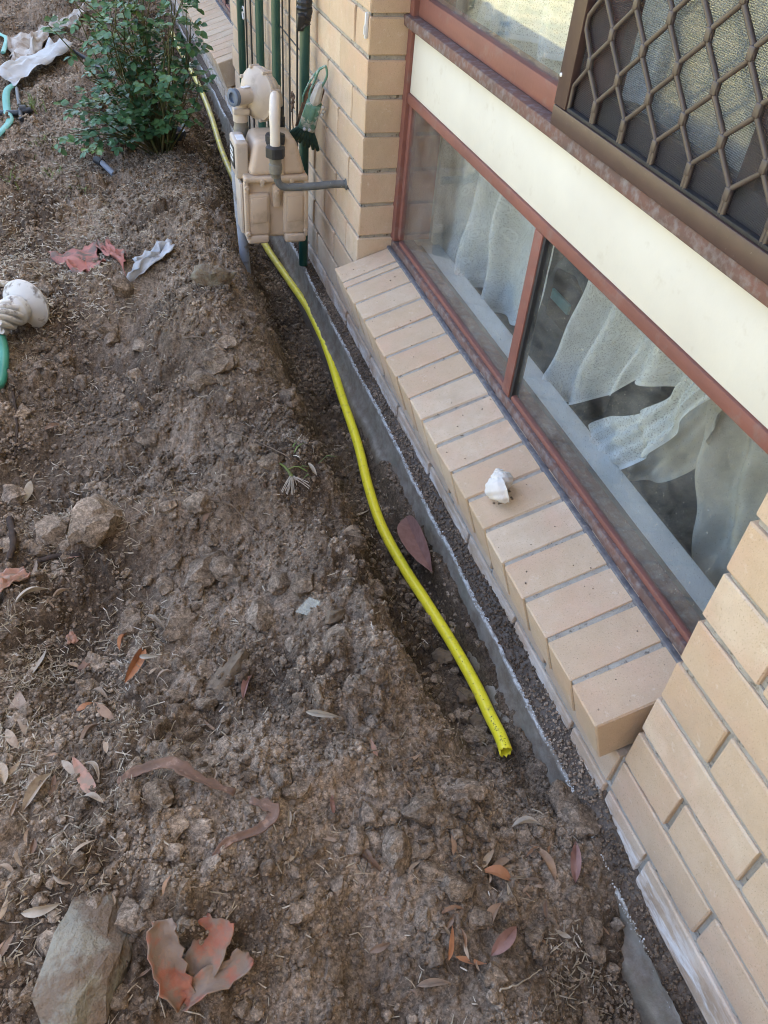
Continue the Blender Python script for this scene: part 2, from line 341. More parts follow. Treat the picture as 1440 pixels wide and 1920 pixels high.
mt['orangesheet'] = M('orange_bark_plastic', (.40, .165, .105), (.31, .125, .085), 24, .75, .6, 120, .2, c3=(.25, .185, .138), s3=30, th3=(.40, .54))
mt['pinkflake'] = M('pink_flake', (.43, .25, .185), (.34, .20, .15), 60, .85, .5, 200, .2, c3=(.30, .22, .165), s3=60, th3=(.48, .6))
mt['bark'] = M('dry_bark', (.22, .135, .095), (.15, .10, .075), 40, .9, .6, 160, .15, c3=(.34, .23, .17), s3=60, th3=(.55, .7))
mt['greyfilm'] = M('grey_plastic_film', (.44, .46, .48), (.36, .37, .38), 20, .45, .3, 60, .4, c3=(.20, .165, .13), s3=26, th3=(.56, .7))
mt['sheet'] = M('dusty_white_sheet', (.44, .42, .385), (.36, .34, .31), 10, .75, .4, 50, .3, c3=(.24, .19, .145), s3=12, th3=(.44, .62))
mt['sheet2'] = M('grey_white_sheet', (.44, .45, .445), (.36, .37, .365), 10, .55, .2, 50, .35, c3=(.28, .25, .21), s3=14, th3=(.56, .70))
mt['twig'] = M('dry_root', (.20, .15, .11), (.12, .09, .065), 50, .9, .4, 300, .1)
mt['darkroot'] = M('dark_root', (.07, .052, .042), (.05, .038, .03), 40, .9, .5, 200, .1)
mt['straw'] = M('straw', (.46, .40, .30), (.30, .245, .17), 30, .85, 0, 100, .2, c3=(.58, .53, .44), s3=45, th3=(.52, .62))
mt['hose_green'] = M('green_hose', (.035, .21, .135), (.045, .25, .17), 14, .4, 0, 100, .5)
mt['hose_teal'] = M('teal_hose', (.10, .32, .27), (.14, .38, .33), 14, .5, 0, 100, .4)
mt['white_pl'] = M('dirty_white_plastic', (.62, .61, .57), (.55, .54, .50), 12, .6, .2, 90, .35, c3=(.20, .17, .14), s3=30, th3=(.56, .68))
mt['stem'] = M('rose_stem', (.075, .10, .035), (.10, .08, .04), 20, .7)
mt['grass'] = M('green_grass', (.10, .16, .035), (.17, .19, .06), 30, .7)
mt['bulb'] = M('pale_roots', (.46, .42, .35), (.36, .31, .25), 60, .8)
mt['clearglass'] = glass_material('broken_glass', .10, (.80, .88, .86))
mt['orn_green'] = M('flaking_green_paint', (.17, .31, .24), (.115, .235, .18), 26, .8, .6, 120, .2, c3=(.55, .55, .50), s3=30, th3=(.50, .6))
mt['orn_dark'] = M('dark_green_fringe', (.022, .055, .042), (.04, .08, .06), 60, .7, .4, 200)
mt['orn_white'] = M('chalky_plaster', (.60, .59, .56), (.48, .47, .45), 40, .9, .5, 160, .1)
def leafmat(name, ramp, rough=.65, trans=0):
    m, nt, b, L, pos = newmat(name); oi = node(nt, 'ShaderNodeObjectInfo')
    cr = node(nt, 'ShaderNodeValToRGB'); L(oi.outputs['Random'], cr.inputs[0]); e = cr.color_ramp.elements
    for i, c in enumerate(ramp):
        q = e[i] if i < 2 else e.new(.5); q.position = i/(len(ramp)-1); q.color = (*c, 1)
    c = mixc(nt, L, mth(nt, L, 'MULTIPLY', noise(nt, L, pos, 70, 4, .7, .45, .68), .5), cr.outputs[0], tuple(x*.5 for x in ramp[0]))
    L(c, b.inputs['Base Color']); b.inputs['Roughness'].default_value = rough; b.inputs['Specular IOR Level'].default_value = .3
    return m
mt['leaf'] = leafmat('dead_leaf', [(.29, .165, .095), (.42, .34, .245), (.20, .125, .085), (.37, .245, .16), (.45, .38, .29)])
def roseleaf():
    m, nt, b, L, pos = newmat('rose_leaflet')
    c = mixc(nt, L, noise(nt, L, pos, 14, 3, .6, .35, .65), (.04, .115, .052), (.08, .18, .068))
    c = mixc(nt, L, mth(nt, L, 'MULTIPLY', noise(nt, L, pos, 5, 3, .6, .58, .7), .7), c, (.17, .26, .065))
    L(c, b.inputs['Base Color']); b.inputs['Roughness'].default_value = .42; b.inputs['Specular IOR Level'].default_value = .45; return m
mt['rose'] = roseleaf()
mt['yard'] = M('dry_grass_yard', (.38, .33, .17), (.20, .20, .085), 5, .95, .5, 30, .1, c3=(.42, .37, .22), s3=14, th3=(.5, .65))
mt['roof'] = M('roof_tile', (.20, .09, .06), (.15, .075, .055), 6, .85)
mt['soffit'] = M('soffit_paint', (.70, .69, .66), None, 3, .7)
mt['hedge'] = M('hedge_leaf', (.05, .10, .03), (.11, .15, .05), 6, .7)

# ---------------------------------------------------------------- ground
def trench_bottom(y):
    return np.interp(y, [-.6, -.3, -.22, -.12, -.02, .06, .14, .24, .4, 1.0, 2.0, 3.0, 4.2, 6.5], [-.45, -.435, -.40, -.345, -.338, -.362, -.40, -.428, -.445, -.45, -.45, -.42, -.37, -.33])
MOUNDS = [(-.42, 1.46, .125, .19, .20), (-.36, 1.25, .085, .75, .05), (-.285, 1.0, .05, .5, .02), (-.70, 1.50, .10, .2, -.03), (-.52, 1.86, .20, .10, .14), (-.34, 2.12, .13, .17, .10), (-.38, 2.6, .18, .3, .07), (-.5, .86, .26, .08, .10), (-.36, .62, .13, .13, .05),
          (-.34, .30, .12, .12, .045), (-.60, .10, .15, .13, .095), (-.30, -.02, .10, .14, .03), (-.88, 1.18, .15, .28, -.07), (-.80, .58, .12, .10, -.07),
          (-.43, -.12, .045, .12, -.05), (-.75, 2.2, .25, .3, -.01), (-.62, 3.6, .25, .4, .10), (-.85, -.1, .2, .2, .02), (-.2, .92, .06, .14, .02), (-.22, .50, .05, .1, .02), (-.45, 4.8, .2, .5, .12)]
def H0(x, y):
    x = np.asarray(x, float); y = np.asarray(y, float)
    z = -.335 + .035*fbm(x*1.7, y*1.7, 2, 1) + .022*fbm(x*4.3, y*4.3, 2, 17) + .008*np.maximum(0, y-2)
    for cx, cy, sx, sy, h in MOUNDS: z = z + h*np.exp(-.5*(((x-cx)/sx)**2+((y-cy)/sy)**2))
    e = .022*pn(y*5, 0*y+.5, 3) + .012*pn(y*14, 0*y+.5, 4)
    wdt = np.interp(y, [-.5, -.1, .1, .4, 1, 2, 3, 6], [.0, .0, .0, .02, .035, .02, 0, -.05])
    t = sstep(-.245+e-wdt, -.125+e*.6-wdt*.5, x)
    z = z*(1-t) + (trench_bottom(y) + .01*pn(x*9, y*9, 6))*t
    # crumbled earth and mortar left clinging along the footing
    led = np.interp(y, [-.6, -.3, -.2, .1, .3, 1.0, 1.25, 2.2, 2.4, 7], [-.46, -.44, -.40, -.37, -.378, -.385, -.44, -.445, -.42, -.36]) + .016*pn(y*3.1, 0*y+2.5, 33) + .008*pn(y*11, 0*y+1.5, 34)
    k = sstep(-.070, -.046, x + .010*pn(y*16, x*16, 35)); return z*(1-k) + np.maximum(z, led)*k
def HF(x, y):
    x = np.asarray(x, float); y = np.asarray(y, float); z = H0(x, y)
    wx = x + .012*pn(x*22, y*22, 11); wy = y + .012*pn(x*22, y*22, 12)
    rough = .35 + .9*sstep(-.25, .35, pn(x*3.1, y*3.1, 15)) ; rough = rough*np.interp(x, [-.22, -.1], [1, .55])
    z = z + .018*fbm(x*9, y*9, 3, 20)*rough + .0055*fbm(x*34, y*34, 3, 25)
    wx = wx + .003*pn(x*90, y*90, 13); wy = wy + .003*pn(x*90, y*90, 14)
    z = z + rough*.5*lumps(wx, wy, .10, .2, 1) + rough*.6*lumps(wx, wy, .052, .38, 2) + .62*lumps(wx, wy, .027, .5, 3)*(.25+.75*rough) + .62*lumps(wx, wy, .014, .6, 4)*(.4+.6*rough) + .5*lumps(wx, wy, .008, .75, 5)
    return z
def HM(x, y, r=.012):
    """highest soil within a small ring: what a light thing would rest on"""
    a = np.linspace(0, 2*np.pi, 8); return float(max(HF(x, y), HF(x+r*np.cos(a), y+r*np.sin(a)).mean()))
def ray(px, py):
    d = (px-720)/FPX*RIGHT + (960-py)/FPX*UP + FWD; return d/np.linalg.norm(d)
_ts = np.arange(.6, 9, .003)
def at(px, py, lift=0.0):
    """where the line of sight through a photo pixel meets the soil"""
    P = CAM + ray(px, py)*_ts[:, None]; h = H0(P[:, 0], P[:, 1]) + lift
    i = int(np.argmax(P[:, 2] < h)); p = P[i]; p[2] = float(H0(p[0], p[1])); return p
def onx(px, py, x): d = ray(px, py); return CAM + d*(x-CAM[0])/d[0]
def ony(px, py, y): d = ray(px, py); return CAM + d*(y-CAM[1])/d[1]
def onz(px, py, z): d = ray(px, py); return CAM + d*(z-CAM[2])/d[2]
xs = np.arange(-1.15, -.012, .0022); xs = np.concatenate([np.linspace(-1.5, -1.152, 40), xs])
ys = [-.62]
while ys[-1] < 7.5: ys.append(ys[-1] + .0021*(1+max(0, ys[-1]+.25)*.75))
ys = np.array(ys); GX, GY = np.meshgrid(xs, ys); GZ = HF(GX, GY)
fade = sstep(-1.5, -1.2, GX)*sstep(7.5, 6.6, GY)*sstep(-.62, -.5, GY)
GZ = GZ*fade + (-.36)*(1-fade)
nx, ny = len(xs), len(ys); ii = np.arange(nx*ny).reshape(ny, nx)
gF = np.stack([ii[:-1, :-1], ii[:-1, 1:], ii[1:, 1:], ii[1:, :-1]], -1).reshape(-1, 4)
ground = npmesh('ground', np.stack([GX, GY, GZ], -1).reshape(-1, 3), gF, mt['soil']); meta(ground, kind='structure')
def rect(b, x0, x1, y0, y1, z): return b.grid([[(x0+(x1-x0)*i/6, y0+(y1-y0)*j/6, z) for j in range(7)] for i in range(7)])
b = MB(); rect(b, -150, -1.5, -150, 150, -.36); rect(b, -1.5, 0, 7.5, 150, -.36); rect(b, -1.5, 0, -150, -.62, -.36); rect(b, 0, 150, 9.0, 150, -.36); rect(b, 0, 150, -150, -4.0, -.36); rect(b, 9, 150, -4, 9, -.36)
meta(b.build('yard', mt['yard'], smooth=0), kind='structure')

# ---------------------------------------------------------------- house: walls of single bricks
house = empty('brick_house', (.1, .75, -.36), 'cream brick house wall with red-brown timber window beside the trench', 'house')
YA = 1.49; HC = .086
def brick_mesh(L_, seed, D=.11, Hh=.076):
    """clay brick with slightly worn, uneven arrises; local origin at its centre"""
    r = random.Random(seed); bm = bmesh.new(); bmesh.ops.create_cube(bm, size=1)
    for v in bm.verts: v.co = Vector((v.co.x*D, v.co.y*L_, v.co.z*Hh))
    bmesh.ops.bevel(bm, geom=bm.edges[:], offset=.0022, segments=1, affect='EDGES')
    for v in bm.verts: v.co += Vector((r.uniform(-1, 1)*.0007, r.uniform(-1, 1)*.0011, r.uniform(-1, 1)*.0011))
    me = bpy.data.meshes.new('brick'); bm.to_mesh(me); bm.free(); me.materials.append(mt['brick']); return me
_bm = {}
def brick(parent, y0, y1, zc, xc=.055, rot=None, D=.11, Hh=.076):
    L_ = round(y1-y0, 3); key = (L_, D, Hh, random.randrange(3))
    if key not in _bm: _bm[key] = brick_mesh(L_, hash(key) % 999, D, Hh)
    o = bpy.data.objects.new('brick', _bm[key]); COL.objects.link(o); o.parent = parent
    j = lambda a: random.uniform(-a, a)
    o.location = Vector((xc+j(.0012), (y0+y1)/2+j(.0008), zc+j(.0008))) - worg(parent)
    o.rotation_euler = rot if rot else (j(.004), j(.006), j(.003)); return o
def mortar_core(name, parent, y0, y1, z0, z1, perp=True):
    b = MB(); b.b2((.0085, y0, z0), (.108, y1, z1))
    # rough struck bed joints, each a strip with an uneven face
    k0 = math.floor((z0+.36)/HC)-5
    for k in range(-4, 40):
        zc = k*HC-.005
        if zc-.005 < z0 or zc+.005 > z1: continue
        n = max(2, int((y1-y0)/.011)); yy = np.linspace(y0+.001, y1-.001, n)
        f = .0042 - .0022*fbm(yy*38, yy*0+k*3.3, 3, k+40) ; w_ = .0058 + .0012*pn(yy*50, yy*0+k, k+60)
        G = [[(.02, y, zc+w) for y, w in zip(yy, w_)], [(x+.001, y, zc+w*.8) for x, y, w in zip(f, yy, w_)], [(x-.0012*pn(y*70, k, 7), y, zc) for x, y in zip(f, yy)], [(x+.0005, y, zc-w*.8) for x, y, w in zip(f, yy, w_)], [(.02, y, zc-w) for y, w in zip(yy, w_)]]
        b.grid(np.array(G, float))
    return b.build(name, mt['mortar'], parent, smooth=60)
near_wall = mortar_core('near_wall', house, -1.5, -.006, -.40, 1.03)
far_wall = mortar_core('far_wall', house, YA+.006, 3.44, -.18, 1.03)
base_wall = mortar_core('base_wall', house, -.007, 6.9, -.40, -.185)
KTOP = 11
for k in range(-4, KTOP+1):
    zc = k*HC+.038
    y = 0.0; half = (k % 2 == 0)
    ln = .11 if half else .23
    while y > -1.4: brick(near_wall, y-ln, y, zc); y -= ln+.01; ln = .23
    if k >= -2:
        y = YA; ln = .23 if k % 2 == 0 else .11
        while y < 3.40:
            e = min(y+ln, 3.44)
            if e-y > .03: brick(far_wall, y, e, zc)
            y += ln+.01; ln = .23
for k in (-4, -3):
    y = (-.105+.0) if k == -4 else .01
    if k == -4: y = .01; ln = .11
    else: ln = .23
    while y < 6.6: brick(base_wall, y, y+ln, k*HC+.038); y += ln+.01; ln = .23
# upper walls and the long back of the house (outside the picture; they shade it)
def coursed_brick():
    m, nt, b, L, pos = newmat('brickwork_coursed')
    sx = node(nt, 'ShaderNodeSeparateXYZ'); L(pos, sx.inputs[0]); cx = node(nt, 'ShaderNodeCombineXYZ'); L(sx.outputs[1], cx.inputs[0]); L(sx.outputs[2], cx.inputs[1])
    t = node(nt, 'ShaderNodeTexBrick', Scale=1); L(cx.outputs[0], t.inputs['Vector'])
    t.inputs['Brick Width'].default_value = .24; t.inputs['Row Height'].default_value = .086; t.inputs['Mortar Size'].default_value = .005
    t.inputs['Color1'].default_value = (.56, .40, .24, 1); t.inputs['Color2'].default_value = (.60, .45, .29, 1); t.inputs['Mortar'].default_value = (.32, .29, .25, 1)
    L(t.outputs[0], b.inputs['Base Color']); b.inputs['Roughness'].default_value = .9; return m
mt['coursed'] = coursed_brick()
b = MB()
b.b2((0, -1.5, 1.035), (.11, -.0, 2.05)); b.b2((0, YA, 1.035), (.11, 3.44, 2.05)); b.b2((0, -4, -.5), (.11, -1.5, 2.05))
b.b2((0, 5.0, -.18), (.11, 9, 2.05)); b.b2((0, -4, 2.05), (.11, 9, 2.35)); b.b2((0, 6.9, -.5), (.11, 9, -.19))
b.b2((8.8, -4, -.5), (8.9, 9, .55)); b.b2((8.8, -4, 1.9), (8.9, 9, 2.35)); b.b2((8.8, -4, .55), (8.9, -1, 1.9)); b.b2((8.8, 3, .55), (8.9, 9, 1.9)); b.b2((.11, -4, -.5), (8.8, -3.9, 2.35)); b.b2((.11, 8.9, -.5), (8.8, 9, 2.35))  # unseen opening added in the back wall to let daylight into the room
b.build('outer_wall', mt['coursed'], house, smooth=0)
b = MB(); b.b2((-.50, -4.5, 2.36), (.12, 9.5, 2.375)); b.build('eave_soffit', mt['soffit'], house, smooth=0)
b = MB(); b.b2((-.56, -4.5, 2.34), (-.502, 9.5, 2.47), .004); b.build('fascia', mt['red_timber'], house, smooth=0)
b = MB(); b.add([(-.62, -4.6, 2.47), (-.62, 9.6, 2.47), (4.4, 9.6, 3.5), (4.4, -4.6, 3.5), (9.4, 9.6, 2.47), (9.4, -4.6, 2.47)], [(0, 3, 2, 1), (3, 5, 4, 2), (0, 5, 3), (1, 2, 4)]); b.build('roof', mt['roof'], house, smooth=0)
# unseen wing added behind the viewer to block light from that side
b = MB(); b.b2((-5.5, -3.6, -.5), (-.001, -3.49, 2.36)); b.build('added_wing_wall', mt['coursed'], house, smooth=0)
b = MB(); b.add([(-5.8, -2.95, 2.47), (-.63, -2.95, 2.47), (-.63, -6.0, 3.4), (-5.8, -6.0, 3.4)], [(0, 1, 2, 3)]); o = b.build('added_wing_roof', mt['roof'], house, smooth=0); solid(o, .06)
# rooms
b = MB(); b.b2((.241, -3.9, -.35), (8.8, 8.9, -.30)); b.build('room_floor', mt['carpet'], house, smooth=0)
b = MB(); b.b2((.12, -3.9, 2.30), (8.8, 8.9, 2.34)); b.build('room_ceiling', mt['wallpaint'], house, smooth=0)
b = MB(); b.b2((.13, -3.9, -.3), (.24, -.06, 2.3)); b.b2((.13, 1.56, -.3), (.24, 3.4, 2.3)); b.b2((.13, 5.05, -.3), (.24, 8.9, 2.3)); b.b2((.13, -.06, 1.95), (.24, 1.56, 2.3)); b.b2((.13, 3.4, 1.95), (.24, 5.05, 2.3))
b.b2((.112, -.06, -.40), (.24, 1.56, -.062)); b.b2((.112, 3.4, -.40), (.24, 5.05, -.062)); b.b2((.25, 2.6, -.3), (8.8, 2.7, 2.3)); b.b2((.25, -2.6, -.3), (8.8, -2.5, 2.3)); b.build('inner_wall', mt['wallpaint'], house, smooth=0)
# ---- concrete footing with dirt ledge and salt crust
yy = np.concatenate([np.arange(-1.5, 3.6, .007), np.arange(3.6, 7.6, .03)])
top = np.interp(yy, [-1.5, -.35, -.22, -.1, 0, .3, .8, 1.4, 1.8, 3, 7], [-.352, -.352, -.347, -.325, -.295, -.288, -.30, -.312, -.315, -.315, -.31]) + .006*fbm(yy*7, yy*0, 4, 2)
edge = -.030 + .004*fbm(yy*6, yy*0+3, 4, 5)
crust = np.interp(yy, [-1.5, -.3, -.15, 0, .1, 7], [-.366, -.366, -.352, -.332, -.322, -.322]) + .003*pn(yy*9, yy*0, 9)
prof = []; mask = []
def row(x, z, dirt, white): prof.append(np.stack([x, yy, z], -1)); mask.append((dirt, white))
n1 = .0022*fbm(yy*60, yy*0+1, 3, 31); n2 = .0022*fbm(yy*60, yy*0+7, 3, 33)
one = np.ones_like(yy)
row(one*.03, top+.003, 1, 0); row(one*.004, top+.002+n1, 1, 0); row(one*-.006, top-.35*(top-crust)+n1*2, 1, .1); row(edge*.55, top*.3+crust*.7+n2*2, 1, .05)
row(edge*.84, crust+.001+n1, 1, .0); n3 = .004*fbm(yy*110, yy*0+4, 2, 91)
row(edge*.90+n2, crust+.002+n3, .3, .8); row(edge+n1+n3*.5, crust+n3*.5, 0, 1); row(edge-.001+n2*.4, crust-.005+n1+n3*.6, 0, .6); row(edge-.0015, crust-.008, 0, .0)
st = .004*fbm(yy*8, yy*0+5, 3, 51)
st2 = .007*fbm(yy*5, yy*0+2, 4, 53) + .003*fbm(yy*30, yy*0, 3, 57)
row(edge-.002+n1, one*-.350+st2*.3, .05, 0); row(edge-.003+n2, one*-.372+st2, .15, 0); row(edge-.009+st, one*-.386+st2, .45, 0); row(edge-.018+st+n1, one*-.394+st2, .15, .12); row(edge-.025+st+n2, one*-.406+st2, .6, 0); row(edge-.028+st+n1, one*-.428, .8, .0); row(edge-.031+st, one*-.46, .9, 0); row(edge-.034, one*-.65, .9, 0)
b = MB(); b.grid(np.array(prof)); fo = b.build('footing', mt['slab'], house, smooth=70)
ca = fo.data.color_attributes.new('mask', 'FLOAT_COLOR', 'POINT'); vals = np.zeros((len(prof), len(yy), 4)); vals[..., 3] = 1
for i, (d, wh) in enumerate(mask):
    gaps = sstep(-.55, .1, fbm(yy*5, yy*0+.7, 4, 77))*sstep(-.6, .2, fbm(yy*45, yy*0+i*.9, 3, 79))
    vals[i, :, 0] = d; vals[i, :, 1] = wh*gaps*.75
ca.data.foreach_set('color', vals.ravel())

# ---- brick-on-edge sills
def sill(y0, count, s, name, extra):
    tilt = R(18.5); fx, fz = -.064, -.087
    c = empty(name, (fx, y0, fz), parent=house)
    ct, st_ = math.cos(tilt), math.sin(tilt)
    L_, D_ = .19, .105
    cx = fx + ct*L_/2 + st_*D_/2; cz = fz + st_*L_/2 - ct*D_/2
    key = 'sill'
    if key not in _bm:
        _bm[key] = []
        for sd_ in range(3):
            me = brick_mesh(.076, 50+sd_, L_, D_); _bm[key].append(me)
    y = y0
    for i in range(count + (1 if extra else 0)):
        wd = .076
        o = bpy.data.objects.new('brick', _bm[key][random.randrange(3)]); COL.objects.link(o); o.parent = c
        j = lambda a: random.uniform(-a, a)
        if i == count-1 and extra: wd = .022
        o.scale = (1, wd/.076, 1)
        o.location = Vector((cx+j(.001), y+wd/2, cz+j(.0006))) - worg(c); o.rotation_euler = (j(.003), -tilt+j(.004), j(.004)); y += wd + (s-.076)
    yend = y-(s-.076)
    b = MB(); b.box((cx+.002*ct+.0008*st_, (y0+yend)/2, cz+.002*st_-.0008*ct), (L_-.004, yend-y0-.006, D_-.004), rot=Matrix.Rotation(-tilt, 3, 'Y')); b.build('mortar_bed', mt['mortar'], c, smooth=0)
    return c
sill(.019, 17, .0851, 'window_sill', True)
sill(3.46, 17, .0851, 'window_sill', False)

# ---------------------------------------------------------------- window
XF = .095
def window(y0, y1, name, detailed):
    W = empty(name, (XF, (y0+y1)/2, -.045), parent=house)
    def part(nm, m, lo, hi, bev=.0025): b = MB(); b.b2(lo, hi, bev); return b.build(nm, m, W, smooth=30)
    T = 1.94
    yj = y1-.055; yk = y0+.05; ym0, ym1 = y0+.742, y0+.780
    part('flashing', mt['flash'], (XF-.012, y0, -.055), (XF-.001, y1, -.0325), .002)
    part('bottom_rail', mt['grey_timber'], (XF-.0005, y0, -.040), (XF+.060, y1, -.014), .004)
    part('glazing_bead', mt['red_timber'], (XF+.006, yk, -.014), (XF+.018, yj, -.002), .003)
    part('jamb', mt['red_timber'], (XF-.002, yj+.018, -.012), (XF+.1, y1, T), .003)
    part('jamb_bead', mt['red_timber'], (XF+.008, yj, -.002), (XF+.02, yj+.018, .335), .002)
    part('jamb', mt['red_timber'], (XF-.002, y0, -.012), (XF+.1, yk, T), .003)
    part('mid_rail', mt['red_timber'], (XF+.001, yk, .334), (XF+.07, yj+.018, .357), .003)
    part('mullion', mt['red_timber'], (XF+.003, ym0+.006, -.013), (XF+.024, ym1, .333), .002)
    part('mullion_gasket', mt['mesh_dark'], (XF+.0055, ym0-.003, -.013), (XF+.0235, ym0+.0058, .333), .001)
    part('cover_panel', mt['cream'], (XF+.006, yk, .3575), (XF+.016, yj+.016, .4895), .001)
    part('transom', mt['grey_timber'], (XF-.014, y0+.001, .490), (XF+.08, y1-.001, .514), .005)
    part('lower_sash_rail', mt['red_timber'], (XF+.010, ym1, .5145), (XF+.05, yj+.017, .556), .003)
    part('upper_mullion', mt['red_timber'], (XF-.002, ym0+.002, .5145), (XF+.09, ym1, T), .003)
    part('head', mt['red_timber'], (XF-.002, yk, T-.05), (XF+.1, yj+.017, T-.001), .003)
    part('pane', mt['glass'], (XF+.013, yk, -.010), (XF+.017, ym0, .334), 0)
    part('pane', mt['glass'], (XF+.013, ym1, -.010), (XF+.017, yj+.01, .334), 0)
    part('pane', mt['glass'], (XF+.022, ym1, .55), (XF+.026, yj+.016, T-.05), 0)
    # sliding pane behind the screen
    part('sash_stile', mt['brown_alu'], (XF+.055, y0+.36, .54), (XF+.08, y0+.395, T-.06), .002)
    part('sash_rail', mt['brown_alu'], (XF+.055, yk, .515), (XF+.082, ym0, .560), .002)
    part('pane', mt['glass'], (XF+.066, yk, .56), (XF+.070, ym0, T-.06), 0)
    part('inner_ledge', mt['darkledge'], (XF+.061, y0+.0, -.058), (XF+.095, y1, -.045), .001)
    part('sill_board', mt['whiteboard'], (XF+.0955, y0+.0, -.060), (.245, y1, -.046), .003)
    return W, yk, ym0, T
W1, yk, ym0, T1 = window(-.02, 1.505, 'window', True)
W2, _, _, _ = window(3.45, 4.995, 'window', False)
# ---- diamond security screen
S = empty('security_screen', (XF-.02, .36, .515), parent=house)
y0s, y1s = yk-.02, .745; xo = XF-.019
def sp(nm, lo, hi, bev=.002, m='brown_alu'): b = MB(); b.b2(lo, hi, bev); return b.build(nm, mt[m], S, smooth=30)
sp('screen_frame', (xo, y0s, .5155), (XF-.0025, y1s, .545)); sp('screen_frame', (xo, y1s-.038, .5455), (XF-.0025, y1s, 1.9)); sp('screen_frame', (xo, y0s, .5455), (XF-.0025, y0s+.03, 1.9)); sp('screen_frame', (xo, y0s+.031, 1.865), (XF-.0025, y1s-.039, 1.9))
sp('frame_bead', (xo+.003, y0s+.031, .5452), (XF-.0065, y1s-.039, .5505), .001, 'mesh_dark')
b = MB(); b.lathe((xo+.001, y1s-.006, .588), (-1, 0, 0), [(0, .0035), (.002, .003), (.003, .001)], 10); b.build('screw', mt['label_white'], S)
zr = [.5265+.0468*i for i in range(29)]; pitch = .041
b0 = .591 + 2*pitch
ns = int((b0-y0s)/pitch)+1; xb = XF-.0125
for i in range(-1, ns+1):
    c0 = b0 - pitch*(i+.5)
    if c0 > y1s-.03 or c0 < y0s+.02: continue
    path = []
    for r_, z in enumerate(zr):
        sgn = 1 if (r_+i) % 2 == 0 else -1
        yy_ = c0 + sgn*(pitch/2-.0028)
        for dz in (-.0085, 0, .0085):
            zz = z+dz
            if .5475 < zz < 1.864: path.append((xb, min(max(yy_, y0s+.032), y1s-.04), zz))
    path = [(xb, path[0][1], .546)] + path
    b = MB(); b.tube(path, .0036, 8); b.build('grille_strand', mt['grille'], S, smooth=60)
for r_, z in enumerate(zr[:28]):
    for i in range(-1, ns+1):
        yn = b0 - pitch*i
        if (r_+i) % 2 != 0 or yn > y1s-.045 or yn < y0s+.04 or z < .552: continue
        b = MB(); b.box((xb-.0015, yn, z), (.0055, .0105, .016), .0018); b.build('rivet_link', mt['grille'], S, smooth=50)
def flymesh():
    m, nt, b_, L, pos = newmat('insect_mesh'); out = nt.nodes['Material Output']
    sx = node(nt, 'ShaderNodeSeparateXYZ'); L(pos, sx.inputs[0])
    f = None
    for k in (1, 2):
        q = mth(nt, L, 'GREATER_THAN', mth(nt, L, 'FRACT', mth(nt, L, 'MULTIPLY', sx.outputs[k], 420)), .80); f = q if f is None else mth(nt, L, 'MAXIMUM', f, q)
    tr = node(nt, 'ShaderNodeBsdfTransparent'); df = node(nt, 'ShaderNodeBsdfDiffuse'); df.inputs[0].default_value = (.10, .10, .105, 1)
    mx = node(nt, 'ShaderNodeMixShader'); L(mth(nt, L, 'MULTIPLY', f, .7), mx.inputs[0]); L(tr.outputs[0], mx.inputs[1]); L(df.outputs[0], mx.inputs[2]); L(mx.outputs[0], out.inputs[0]); return m
b = MB(); b.b2((XF-.0062, y0s+.03, .548), (XF-.0056, y1s-.038, 1.866)); b.build('insect_mesh', flymesh(), S, smooth=0)

# ---------------------------------------------------------------- yellow gas pipe in the trench
PR = .0124
pp = [(948, 1408, -.372), (938, 1380, -.382), (918, 1340, -.397), (892, 1285, -.41), (850, 1210, -.42), (800, 1130, -.427), (755, 1060, -.43), (715, 985, -.43), (690, 910, -.428), (670, 830, -.425), (640, 740, -.415), (615, 660, -.405), (585, 590, -.40), (545, 530, -.41), (515, 487, -.42), (495, 455, -.42), (468, 400, -.40), (440, 340, -.385), (415, 280, -.375), (395, 215, -.35), (375, 165, -.335), (352, 120, -.325), (334, 88, -.315), (322, 60, -.31)]
P_ = spline([onz(a, c, z) for a, c, z in pp], 150)
P_[:, 0] = np.minimum(P_[:, 0], -.0455-.010*sstep(-.40, -.45, P_[:, 2]))
b = MB(); b.tube(P_, PR, 18, cap=False)
ring = np.array(b.v[:18]); cen = ring.mean(0)
for k in range(18): p = np.array(b.v[k]); b.v[k] = tuple(p + (P_[0]-P_[3])/np.linalg.norm(P_[0]-P_[3])*random.uniform(-.004, .006))
pipe = b.build('gas_pipe', mt['yellow'], None, 60, origin=tuple(P_[0])); solid(pipe, .0028, -1)
meta(pipe, 'bright yellow plastic gas pipe lying in the trench along the house footing', 'pipe')
b = MB()
for i in range(2, 26):
    q = P_[i]; d = P_[i+1]-P_[i-1]; d /= np.linalg.norm(d); u, v, _ = frame(d)
    vw = CAM-q; vw -= d*(vw@d); vw /= np.linalg.norm(vw); sd_ = np.cross(d, vw)
    dens = 3 if i < 12 else (1 if i % 2 else 0)
    for _ in range(dens):
        a = random.gauss(0, .22); a2 = random.uniform(.08, .22); o1 = d*random.uniform(-.010, .010); ln = random.uniform(.0008, .0022)
        f = lambda an, t: q+o1+d*t+(vw*math.cos(an)+sd_*math.sin(an))*(PR+.0004)
        b.add([f(a, 0), f(a+a2, 0.0004), f(a+a2*.8, ln), f(a-.05, ln*.8)], [(0, 1, 2, 3)])
b.build('print_marks', mt['print'], pipe, 0)

